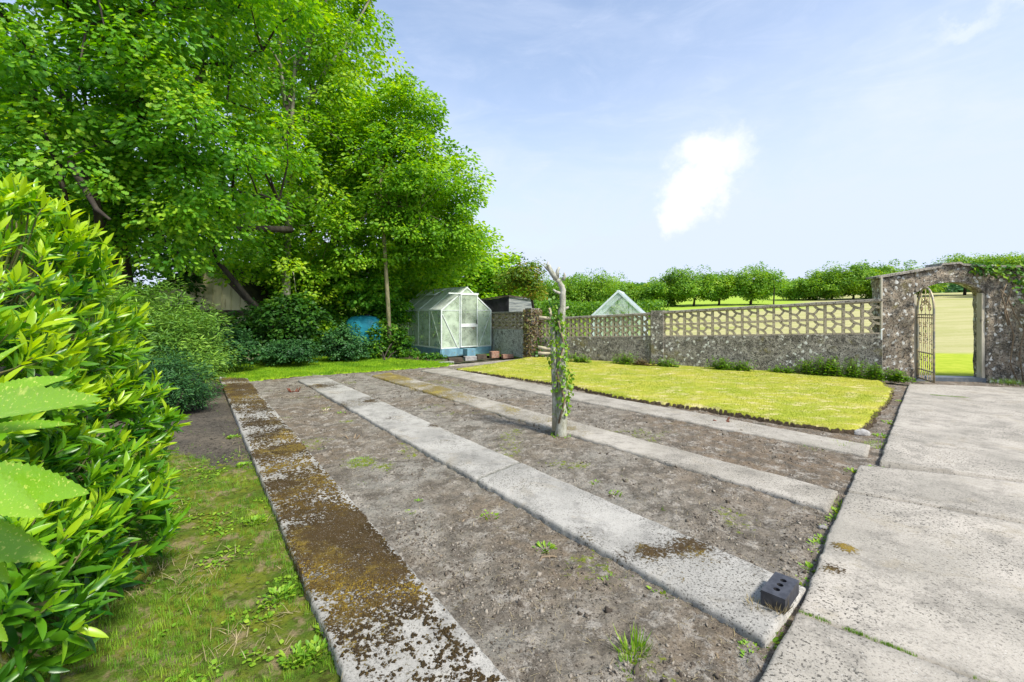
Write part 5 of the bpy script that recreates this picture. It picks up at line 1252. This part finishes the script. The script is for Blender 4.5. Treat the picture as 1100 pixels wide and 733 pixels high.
# frame with three round holes: build top as polygon grid through boolean-free bridging
def brick_mesh():
    mb = MB(); hx, hy = bl / 2, bwid / 2; hr = .0145; ys = (-.050, 0, .050); seg = 12
    edges = [-hy, -.025, .025, hy]
    def W(x_, y_, z_): return bc + bx_ * x_ + by_ * y_ + np.array([0, 0, z_ + .004])
    for top_z in (bh, 0.0):
        for i, y0 in enumerate(ys):
            ya, yb = edges[i], edges[i + 1]
            ring = [(hr * math.cos(2 * math.pi * k / seg), y0 + hr * math.sin(2 * math.pi * k / seg)) for k in range(seg)]
            outer = []
            for k in range(seg):
                a = 2 * math.pi * k / seg; c_, s_ = math.cos(a), math.sin(a)
                tx = hx / abs(c_) if abs(c_) > 1e-6 else 1e9; ty = ((yb - y0) if s_ > 0 else (y0 - ya)) / abs(s_) if abs(s_) > 1e-6 else 1e9
                t_ = min(tx, ty); outer.append((c_ * t_, y0 + s_ * t_))
            cor = [(hx, yb), (-hx, yb), (-hx, ya), (hx, ya)]
            Vv = [W(*r_, top_z) for r_ in ring] + [W(*o_, top_z) for o_ in outer] + [W(*c_, top_z) for c_ in cor]
            Fc = []
            for k in range(seg):
                k2 = (k + 1) % seg; o1, o2 = outer[k], outer[k2]
                same = abs(o1[0] - o2[0]) < 1e-6 or abs(o1[1] - o2[1]) < 1e-6
                if same: f = [k, seg + k, seg + k2, k2]
                else:
                    ci = min(range(4), key=lambda c: (cor[c][0] - (o1[0] + o2[0]) / 2) ** 2 + (cor[c][1] - (o1[1] + o2[1]) / 2) ** 2)
                    f = [k, seg + k, 2 * seg + ci, seg + k2, k2]
                Fc.append(tuple(f) if top_z > 0 else tuple(f[::-1]))
            mb.add(Vv, Fc)
    for (xa, ya, xb, yb) in ((-hx, -hy, hx, -hy), (hx, -hy, hx, hy), (hx, hy, -hx, hy), (-hx, hy, -hx, -hy)):
        mb.add([W(xa, ya, 0), W(xb, yb, 0), W(xb, yb, bh), W(xa, ya, bh)], [(0, 1, 2, 3)])
    holes = []
    for y0 in ys:
        h = MB(); Vv = [W(hr * math.cos(2 * math.pi * k / seg), y0 + hr * math.sin(2 * math.pi * k / seg), z_) for z_ in (.004, bh - .0005) for k in range(seg)]
        h.add(Vv, [(k, k + seg, (k + 1) % seg + seg, (k + 1) % seg) for k in range(seg)] + [tuple(range(seg))]); holes.append(h)
    return mb, holes
bmb, hl = brick_mesh(); part(bmb, 'body', M['enggrey'], BK)
for h in hl: part(h, 'hole', M['hole'], BK)

# ------------------------------------------------------------------ weeds, twigs and stumps as things
def weed(px, py, z, spread, hgt, n_, mat, label, name='weed_clump', group=None, tpl=None, cat='weed'):
    c_ = G(px, py, z); r_ = spread * np.sqrt(rng.uniform(0, 1, n_)); a = rng.uniform(0, 6.28, n_)
    P_ = np.column_stack([c_[0] + r_ * np.cos(a), c_[1] + r_ * np.sin(a), np.full(n_, z)])
    d = np.column_stack([np.cos(a), np.sin(a), np.zeros(n_)]) * (.3 + .9 * (r_ / spread)[:, None]) + rdir(n_) * .35 + np.array([0, 0, .9]); nn = rdir(n_) * .3 + np.array([0, 0, 1])
    V, q, t, at = scatter_arrays(tpl or tpl_blade(.045, .3), P_, frames(d, np.column_stack([-np.cos(a), -np.sin(a), .6 * np.ones(n_)])), hgt * rng.uniform(.5, 1.15, n_), rng.uniform(.2, 1, n_))
    o = mesh_np(name, V, q, t, {'rnd': at}, mat, None, loc=c_); tag(o, label, cat, group); return o
weed(680, 703, .01, .045, .085, 120, M['weed'], 'bright green grass tuft in the soil near the bottom edge', tpl=tpl_blade(.03, .35))
weed(676, 722, .01, .03, .06, 40, M['weed'], 'smaller green tuft just below the bright one')
weed(388, 498, .01, .13, .035, 420, M['weed'], 'green grassy patch in the first soil bed')
weed(837, 656, .075, .035, .055, 70, M['dry'], 'straw coloured dry tuft against the black brick')
weed(812, 652, .068, .05, .03, 80, M['dry'], 'flat dry tuft on the strip left of the brick')
weed(908, 478 + 2, .01, .12, .05, 150, M['weed'], 'green tuft at the end of the narrow strip')
weed(945, 480, .01, .14, .05, 200, M['weed'], 'green weeds between the strip end and the paving step')
weed(880, 484, .01, .16, .04, 130, M['weed'], 'thin green weeds on the far bed by the narrow strip')
weed(904, 545, .01, .09, .05, 130, M['weed'], 'weeds where the third strip meets the paving')
weed(447, 421, .01, .14, .10, 90, M['dry'], 'dry twiggy tuft on the third strip near the lawn')
weed(533, 520, .01, .03, .03, 30, M['weed'], 'single small green seedling beside the second strip')
sm = 'small green weed growing along the edge of a concrete strip or slab'
for (px, py, s_) in ((525, 557, 1), (585, 590, 1), (655, 628, 1.1), (680, 622, .8), (713, 640, 1.3), (740, 650, 1.1), (773, 660, 1), (800, 668, 1), (820, 690, 1.2), (806, 700, 1), (895, 572, 1), (874, 600, 1), (880, 588, .9), (560, 543, .8), (450, 540, .6), (440, 552, .6), (392, 520, .7), (300, 470, .8), (366, 445, .7), (715, 549, .7), (660, 532, .8), (640, 520, .7), (832, 684, 1), (843, 668, 1), (812, 712, 1.1), (862, 628, .9), (868, 612, .9), (886, 582, .9), (899, 560, 1), (903, 552, 1), (917, 508, .9), (940, 505, 1), (947, 470, 1), (955, 455, .9), (968, 432, .8)):
    weed(px, py, .012, .035 * s_ * (1 + (700 - py) / 260), .030 * s_ * (1 + max(0, 650 - py) / 300), 46, M['weed'], sm, name='small_weed', group='small weeds in the joints and strip edges', tpl=tpl_leaf(.2, .05, .15))
for (px, py) in ((297, 505), (303, 520), (313, 560), (322, 580), (352, 650), (358, 672), (340, 700), (318, 705), (300, 640), (275, 560), (262, 500), (250, 470)):
    weed(px, py, .02, .06, .030, 70, M['weed'], 'leafy green weed in the mossy ground beside the leftmost strip', name='leafy_weed', group='leafy weeds left of the leftmost strip', tpl=tpl_leaf(.26, .05, .2))
# joint weeds on paving as one sward
n = 420; f = rng.uniform(0, 1, n); J0, J1 = G(858, 655, ZS), G(1080, 739, ZS); Pj = J0 * (1 - f)[:, None] + J1 * f[:, None] + rng.normal(0, .004, (n, 3)) * (1, 1, 0); Pj[:, 2] = ZS - .01
keep = fbm(f * 10, f * 0, 1, 3, 66) > .5; Pj = Pj[keep]; n = len(Pj)
J0, J1 = G(1000, 424.5, ZS), G(1040, 427.5, ZS); n2 = 260; f = rng.uniform(0, 1, n2); Pk = J0 * (1 - f)[:, None] + J1 * f[:, None] + rng.normal(0, .012, (n2, 3)) * (1, 1, 0); Pk[:, 2] = ZS
Pj = np.concatenate([Pj, Pk]); n = len(Pj)
o = scatter('joint_grass', TUFT, Pj, rotz(rng.uniform(0, 6.28, n)), rng.uniform(.008, .02, n), rng.uniform(0, .8, n), M['weed']); tag(o, 'moss and fine grass in the cracks of the paving', 'grass', kind='stuff')
# taller weeds at the wall foot
def wallweed(px, py, dz, spread, h, n_, label, mat=M['weed'], tpl=None, group=None, name='tall_weed'):
    c_ = G(px, py, LZ - .01); h = h * .85; n_ = n_ * 1.6; ns_ = int(max(8, n_ // 6)); pl = 12
    sx = rng.normal(0, spread * .55, ns_); a_ = wd_; bx = c_[0] + a_[0] * sx; by = c_[1] + a_[1] * sx + rng.normal(0, .05, ns_); hs_ = h * rng.uniform(.35, 1.1, ns_)
    ii_ = np.repeat(np.arange(ns_), pl); f_ = np.tile(np.linspace(.08, 1, pl), ns_); lean = rng.normal(0, .16, (ns_, 2))
    P_ = np.column_stack([bx[ii_] + lean[ii_, 0] * f_ * hs_[ii_], by[ii_] + lean[ii_, 1] * f_ * hs_[ii_], LZ - .01 + f_ * hs_[ii_]])
    m_ = len(P_); d = rdir(m_); d[:, 2] = d[:, 2] * .3 + .25; P_ += d * .012
    o = scatter_arrays(tpl or tpl_leaf(.26, .05, .2), P_, frames(d, rdir(m_) * .3 + (0, 0, 1)), .075 * rng.uniform(.5, 1.2, m_) * (1.25 - .6 * f_), np.clip(rng.normal(.35, .2, m_), 0, 1))
    root = empty(name, label, 'weed', c_, group)
    x_ = mesh_np('leaves', o[0], o[1], o[2], {'rnd': o[3]}, mat); under(x_, root)
    mb = MB()
    for k in range(ns_): mb.tube([(bx[k], by[k], LZ - .03), (bx[k] + lean[k, 0] * hs_[k], by[k] + lean[k, 1] * hs_[k], LZ + hs_[k])], [.004, .002], 4)
    part(mb, 'stem', M['stem'], root); return root
wallweed(868, 402.5, 0, .18, .34, 150, 'green weeds at the wall foot left of the nettles')
wallweed(890, 404, 0, .22, .46, 240, 'tall nettles against the wall near the gate pillar')
wallweed(915, 405.5, 0, .22, .44, 240, 'dense grass and nettles right beside the gate pillar', tpl=tpl_leaf(.16, .05, .2))
wallweed(938, 408, 0, .16, .36, 160, 'leafy weeds in the corner of wall and pillar')
wallweed(963, 410, 0, .16, .26, 160, 'low weeds spilling from the pillar foot to the paving')
wallweed(775, 397.6, 0, .22, .34, 160, 'weeds growing up the dark lower wall midway')
wallweed(797, 398.5, 0, .20, .26, 110, 'lower weeds right of the midway clump')
wallweed(715, 394.6, 0, .22, .26, 130, 'weeds at the foot of the concrete pier')
wallweed(670, 391.8, 0, .20, .38, 150, 'bushy green plant at the wall between pier and trunk')
wallweed(690, 393, 0, .22, .18, 90, 'reddish low plant beside the bushy one', mat=M['deadivy'])
wallweed(622, 389.5, 0, .30, .24, 130, 'weeds at the wall foot behind the pollard')
wallweed(842, 401, 0, .2, .18, 90, 'short weeds at the wall between the two clumps')
wallweed(1085, 413.5, 0, .25, .12, 120, 'thin grass at the foot of the right gate pillar', tpl=tpl_blade(.03, .3))
# twigs and roots
for i, (px, py, l_, a) in enumerate(((790, 487, .45, -.3), (775, 482, .3, .5), (700, 530, .25, 1.2), (715, 535, .28, -.9), (655, 445, .3, .1), (590, 600, .12, .4), (470, 600, .10, 1.9), (700, 580, .15, 2.4), (880, 470, .2, .9), (660, 560, .2, 1.0), (760, 700, .12, 2.0), (700, 660, .1, .5), (600, 660, .08, 2.7), (545, 470, .2, .3), (500, 560, .08, 1.0), (620, 500, .18, 2.2))):
    c_ = G(px, py, .014); dv = np.array([math.cos(a), math.sin(a), 0]); mb = MB()
    mb.tube([c_ - dv * l_ / 2, c_ - dv * l_ / 6 + rng.normal(0, .012, 3) * (1, 1, .4), c_ + dv * l_ / 6 + rng.normal(0, .015, 3) * (1, 1, .4), c_ + dv * l_ / 2 + rng.normal(0, .01, 3) * (1, 1, .3)], [.006, .007, .006, .003], 5)
    mb.tube([c_, c_ + dv * l_ * .15 + np.array([-dv[1], dv[0], .1]) * l_ * .25], [.004, .002], 4)
    o = mb.build('dry_twig', M['roots'], loc=c_); tag(o, 'dry brown twig or root lying on the bare soil', 'twig', 'dry twigs lying on the soil')
def stump(px, py, r_, mat, label):
    root = empty('cut_stump', label, 'stump', G(px, py)); c_ = G(px, py); mb = MB()
    mb.tube([c_ + (0, 0, -.03), c_ + (0, 0, r_ * .5)], [r_, r_ * .8], 9); part(mb, 'base', mat, root)
    for k in range(5):
        a = rng.uniform(0, 6.28); dv = np.array([math.cos(a), math.sin(a), 0]); mb = MB()
        mb.tube([c_ + (0, 0, r_ * .3), c_ + dv * r_ * 1.4 + (0, 0, r_ * .8), c_ + dv * r_ * 2.2 + (0, 0, r_ * rng.uniform(1.2, 2.2))], [r_ * .35, r_ * .28, r_ * .2], 6); part(mb, 'stub', mat, root, True)
stump(316, 423, .05, M['redstump'], 'reddish cut shrub stump in the far end of the first bed')
stump(379, 474, .035, M['roots'], 'small pale cut stub in the first bed')
stump(349, 443, .03, M['cutwood'], 'thin cut stalk standing near the top of the first bed')
stump(775, 456, .045, M['redstump'], 'short dark stub sticking up by the narrow strip')
for (px, py, s_, lab) in ((925, 466, .16, 'grey stone at the lawn corner beside the narrow strip'), (905, 462, .10, 'smaller stone set in the lawn bank'), (884, 567, .05, 'pale pebble lying at the paving edge')):
    c_ = G(px, py, .03); V, q, t = tpl_clod(9); bmx = bmesh.new(); bmesh.ops.create_icosphere(bmx, subdivisions=3, radius=1)
    for v_ in bmx.verts: v_.co = Vector((v_.co.x * s_ * .6, v_.co.y * s_ * .4, v_.co.z * s_ * .35)) * (1 + .25 * (float(fbm(np.array([v_.co.x * 2 + 5]), np.array([v_.co.y * 2 + v_.co.z]), 2, 3, 5)[0]) - .5))
    me = bpy.data.meshes.new('garden_stone'); bmx.to_mesh(me); bmx.free(); me.materials.append(M['stonegrey']); o = bpy.data.objects.new('garden_stone', me); COL.objects.link(o); o.location = tuple(c_); tag(o, lab, 'stone')

# labels that say which weed or twig it is
ORD = ['nearest', 'second nearest', 'third nearest', 'fourth nearest', 'fifth nearest', 'sixth nearest', 'seventh nearest', 'eighth nearest', 'ninth nearest', 'tenth nearest', 'eleventh nearest', 'twelfth nearest', 'thirteenth nearest', 'fourteenth nearest', 'fifteenth nearest', 'sixteenth nearest', 'seventeenth nearest', 'eighteenth nearest', 'nineteenth nearest', 'twentieth nearest']
lines_ = [((G(460, 733), G(253, 406))), ((G(830, 650), G(336, 407))), ((G(895, 538), G(410, 402))), ((G(934, 483), G(465, 397)))]
PLACE = ['left of the mossy strip', 'in the first soil bed', 'in the second soil bed', 'in the third soil bed', 'between lawn and paving']
pav = (G(802, 731), G(977, 412))
bins = {}
for o in list(COL.objects):
    for stem_, what in (('small_weed', 'small green weed'), ('leafy_weed', 'leafy green weed'), ('dry_twig', 'dry brown twig')):
        if o.name.split('.')[0] == stem_:
            x_, y_ = o.location.x, o.location.y; i = sum(1 for (a, b_) in lines_ if x_ > line_x(a, b_, y_))
            pl_ = 'along the left edge of the paving' if x_ > line_x(*pav, y_) - .17 and stem_ == 'small_weed' else PLACE[i]
            bins.setdefault((what, pl_), []).append(o)
for (what, pl_), os_ in bins.items():
    for i, o in enumerate(sorted(os_, key=lambda o: o.location.y)):
        o['label'] = '%s %s, %s the camera' % (what, pl_, ORD[i]) if len(os_) > 1 else '%s %s' % (what, pl_)

# ------------------------------------------------------------------ the laurel bush at left
LE = [((-2.98, 2.6, 1.24), (.55, .8, .90)), ((-2.68, 1.9, .95), (.68, .6, .76)), ((-2.78, 2.9, .60), (.42, .6, .50)), ((-2.36, 2.15, .40), (.50, .62, .42)), ((-3.5, 2.8, 1.2), (.7, .9, .95)), ((-2.02, 1.66, .32), (.40, .46, .34)), ((-2.08, 2.28, .26), (.26, .30, .26))]
lr = empty('laurel_bush', 'large glossy laurel bush with bright upright new leaves in left foreground', 'bush', (-2.3, 2.3, -.03))
c = np.array([e[0] for e in LE]); r = np.array([e[1] for e in LE]); wgt = r.prod(1) ** .67; wgt /= wgt.sum()
ns = 1850; k = rng.choice(len(LE), ns, p=wgt); u = rdir(ns); u = norm(u + np.array([.35, -.15, .15])); sh_ = rng.uniform(.55, 1, ns) ** .6
C = c[k] + r[k] * u * sh_[:, None]
inside = np.zeros(ns, bool)
for i in range(len(LE)):
    dd = (((C - c[i]) / r[i]) ** 2).sum(1); inside |= (dd < .35) & (k != i)
ok = ~inside & (C[:, 2] > .03); C = C[ok]; u = u[ok]; sh_ = sh_[ok]; ns = len(C)
axis = norm(u * .60 + np.array([.34, -.05, .72]) + rdir(ns) * .34)
per = 10; n = ns * per; ii = np.repeat(np.arange(ns), per); jj = np.tile(np.arange(per), ns)
ax = axis[ii]; t0 = norm(np.cross(ax, np.array([.3, .5, .81]))); b0 = np.cross(ax, t0)
phi = jj * 2.4 + np.repeat(rng.uniform(0, 6.28, ns), per) + rng.normal(0, .25, n)
radl = t0 * np.cos(phi)[:, None] + b0 * np.sin(phi)[:, None]
slen = rng.uniform(.09, .17, ns)
posn = C[ii] + ax * (slen[ii] * (jj / per - .3))[:, None] + radl * .006
til = np.interp(jj, [0, per - 1], [.85, .28]) + rng.normal(0, .30, n)
d = ax * np.cos(til)[:, None] + radl * np.sin(til)[:, None]
nn = ax * np.sin(til)[:, None] - radl * np.cos(til)[:, None]
nn = nn + rdir(n) * .42
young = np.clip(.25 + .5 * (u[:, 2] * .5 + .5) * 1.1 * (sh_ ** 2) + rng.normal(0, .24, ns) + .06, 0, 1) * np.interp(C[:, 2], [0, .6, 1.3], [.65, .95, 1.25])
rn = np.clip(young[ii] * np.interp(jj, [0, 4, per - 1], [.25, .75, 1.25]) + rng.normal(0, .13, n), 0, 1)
size = rng.uniform(.068, .140, n) * np.interp(jj, [0, per - 1], [1.1, .75])
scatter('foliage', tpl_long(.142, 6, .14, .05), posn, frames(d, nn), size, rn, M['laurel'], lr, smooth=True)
mb = MB()
for i in range(0, ns, 3):
    j = int(np.argmin(((c - C[i]) ** 2).sum(1))); st = c[j] * .45 + C[i] * .55
    mb.tube([st, (st + C[i]) / 2 + rng.normal(0, .015, 3), C[i] - axis[i] * .02, C[i] + axis[i] * slen[i] * .6], [.006, .005, .004, .0025], 5, cap=False)
for i in range(len(LE)):
    b_ = np.array([-2.3 + rng.uniform(-.25, .25), 2.3 + rng.uniform(-.25, .25), -.05]); mb.tube([b_, (b_ + c[i]) / 2 + rng.normal(0, .08, 3), c[i]], [.035, .028, .018], 7)
part(mb, 'stem', M['stem'], lr, True)
# the spotted laurel reaching in at far left, very near
sl = empty('spotted_laurel', 'serrated yellow spotted leaves reaching in at the extreme left edge', 'bush', (-1.28, .95, -.03))
def near_leaf(p0, p1, mp, dep, wid, nrm):
    a = A(p0[0], p0[1], dep); b_ = A(p1[0], p1[1], dep + mp); Lf = np.linalg.norm(b_ - a)
    return a, (b_ - a) / Lf, Lf, wid, np.array(nrm, float)
lv = [near_leaf((-45, 440), (71, 402), .04, .80, .20, (.1, -.75, .75)), near_leaf((-55, 452), (101, 423), -.05, .76, .17, (0, -.7, .8)), near_leaf((-50, 474), (78, 451), .02, .78, .13, (.1, -.5, .95)),
      near_leaf((-60, 520), (88, 527), -.03, .74, .22, (.0, -.8, .6)), near_leaf((-30, 515), (40, 553), -.06, .72, .22, (.2, -.8, .5)), near_leaf((-60, 560), (55, 601), .0, .76, .24, (.0, -.85, .5)), near_leaf((-50, 560), (10, 628), .02, .80, .2, (.1, -.6, .7)), near_leaf((-40, 420), (25, 365), .10, .9, .2, (-.2, -.7, .6)),
      near_leaf((-50, 640), (8, 690), .02, .84, .22, (.1, -.6, .7))]
Vs = []; Qs = []; at = []; off = 0
for (a, dd, Lf, wid, nm) in lv:
    V, Q = tpl_long(wid * .72, 38, .06, .07, serr=.06); fr = frames(dd[None], nm[None])[0]
    Wv = (V @ fr.T) * Lf + a; Vs.append(Wv); Qs.append(Q + off); off += len(V); at.append(np.full(len(V), rng.uniform(.3, .9)))
o = mesh_np('foliage', np.concatenate(Vs), np.concatenate(Qs), attrs={'rnd': np.concatenate(at)}, mat=M['spotted'], smooth=True); under(o, sl)
mb = MB(); hub = np.array([-1.22, .86, 1.12])
mb.tube([(-1.3, .97, -.05), (-1.32, .93, .5), (-1.27, .88, 1.0), hub], [.014, .012, .009, .007], 7)
for (a, dd, Lf, wid, nm) in lv: mb.tube([hub, (hub + a) / 2, a + dd * .01], [.005, .004, .003], 5, cap=False)
part(mb, 'stem', M['stem'], sl, True)

# ------------------------------------------------------------------ far trees beyond the wall
def hz(x_, y_): return float(Hf(np.array([x_]), np.array([y_]))[0])
def fartree(px, ytop, wpx, d, label, mat=M['fartree'], clear=.22, dens=1.0, group='trees beyond the field wall', lobes=5, bark=M['bark']):
    x_ = (px - 550) / F * d; g = hz(x_, d); ytop = ytop + rng.uniform(-3, 6); top_ = EYE + (HOR - ytop) / F * d; hgt = top_ - g; rw = wpx * 1.28 * rng.uniform(.9, 1.1) / F * d / 2
    root = empty('field_tree', label, 'tree', (x_, d, g), group)
    cz = g + hgt * (clear + (1 - clear) / 2); rz_ = hgt * (1 - clear) / 2
    ells = [((x_, d, cz), (rw * .72, rw * .6, rz_ * .95)), ((x_, d, cz - rz_ * .35), (rw * .8, rw * .6, rz_ * .6))]
    for i in range(lobes):
        a = rng.uniform(0, 6.28); rr = rng.uniform(.35, .55); ells.append(((x_ + math.cos(a) * rw * .58, d + math.sin(a) * rw * .5, cz + rng.uniform(-.45, .35) * rz_), (rw * rr, rw * rr, rz_ * rng.uniform(.4, .62))))
    ncl = int(150 * dens); clr = rw * .20
    C = crown('crown', ells, ncl, 95, clr * .8, .23 * d / 65, mat, root, flat=.75, inner=.3, droop=.1)
    tr = [(x_, d, g - .3), (x_ + rw * .03, d, g + hgt * clear), (x_ - rw * .05, d, g + hgt * .6)]
    limbs([(np.array(p_), max(.12, hgt * .035) * (1 - .3 * i)) for i, p_ in enumerate(tr)], C, root, bark, max(.12, hgt * .035), nlimb=8, nbr=16, tsides=7)
specs = [(632, 287, 62, 58, 'rounded bright tree just right of the pollard top'), (664, 296, 48, 66, 'tree behind the far greenhouse gable'), (690, 296, 46, 64, 'low tree right of the far greenhouse'),
         (716, 291, 44, 66, 'dark green tree above the concrete pier'), (745, 281, 52, 64, 'orchard tree with a forked trunk, first of the open three'), (772, 284, 50, 65, 'orchard tree with spreading crown, middle of the open three'),
         (806, 280, 56, 64, 'tallest orchard tree over the wall centre'), (586, 292, 60, 60, 'tree showing between the reddish tree and the pollard')]
for (px, yt, wp, d, lab) in specs: fartree(px, yt, wp, d, lab, clear=.15 if 730 < px < 820 else .02)
specs = [(851, 297, 40, 80, 'lower tree at the left end of the right hand row'), (872, 291, 42, 76, 'tree in the row, second from its left end'), (893, 284, 44, 74, 'tree in the row where the crowns rise'),
         (916, 281, 46, 74, 'broad crown near the middle of the row'), (940, 280, 46, 74, 'highest crown left of the arch'), (964, 282, 44, 74, 'crown just above the pillar coping'), (986, 287, 40, 76, 'low crown above the left shoulder of the arch')]
for (px, yt, wp, d, lab) in specs: fartree(px, yt, wp, d, lab, clear=.08, group='row of trees along the field')
specs = [(1036, 273, 76, 76, 'tree whose bright crown tops the arch'), (1092, 272, 60, 66, 'tree at the right edge above the creeper'), (1070, 281, 40, 74, 'lower crown between the two trees above the arch')]
for (px, yt, wp, d, lab) in specs: fartree(px, yt, wp, d, lab, clear=.45 if px < 1060 else .4, group='trees above the arch')
# far wood: one continuous dark mass along the end of the field
n = 26000; xw = rng.uniform(-70, 190, n); yw = 128 + rng.uniform(-4, 10, n) + 4 * np.sin(xw * .11)
hh_ = 2.6 + 1.8 * (fbm(xw, xw * 0, .10, 3, 88)) ; zr = rng.uniform(0, 1, n) ** .8; zw = Hf(xw, yw) + zr * hh_ - .3
yw += (zr - .5) * 0; nn = rdir(n) * .8 + np.array([0, -.5, .7]); o = scatter('far_wood', OAK, np.column_stack([xw, yw, zw]), frames(rdir(n), nn), rng.uniform(.8, 1.8, n), np.clip(fbm(xw, zw * 2, .35, 3, 89) * 1.3 - .15 + rng.normal(0, .12, n), 0, 1), M['farwood'])
tag(o, 'dark hedge and woodland along the far end of the field', 'woodland', kind='stuff')
# hedge at the foot of the left far trees
n = 9000; xw = rng.uniform(-4, 14.5, n); yw = 42 + rng.uniform(0, 3, n); hh_ = 1.35 + .7 * fbm(xw, xw * 0, .5, 3, 90); zw = Hf(xw, yw) + rng.uniform(0, 1, n) * hh_ - .2
o = scatter('field_hedge', OAK, np.column_stack([xw, yw, zw]), frames(rdir(n), rdir(n) + (0, 0, .7)), rng.uniform(.16, .30, n), rng.uniform(0, .5, n), M['fartree'])
tag(o, 'dark hedge along the foot of the trees left of the open field', 'hedge')
# telegraph-like bare stem between the rows
mb = MB(); d_ = 62; x_ = (831 - 550) / F * d_; g_ = hz(x_, d_); mb.tube([(x_, d_, g_ - .2), (x_ + .1, d_, g_ + 2.4), (x_ - .1, d_, g_ + 4.2)], [.10, .08, .04], 6)
mb.tube([(x_ + .1, d_, g_ + 2.4), (x_ + 1.2, d_, g_ + 3.6)], [.05, .02], 5); mb.tube([(x_, d_, g_ + 3.0), (x_ - .9, d_, g_ + 4.1)], [.04, .02], 5)
o = mb.build('bare_tree', M['bark']); tag(o, 'thin nearly bare tree in the gap between the two rows', 'tree')
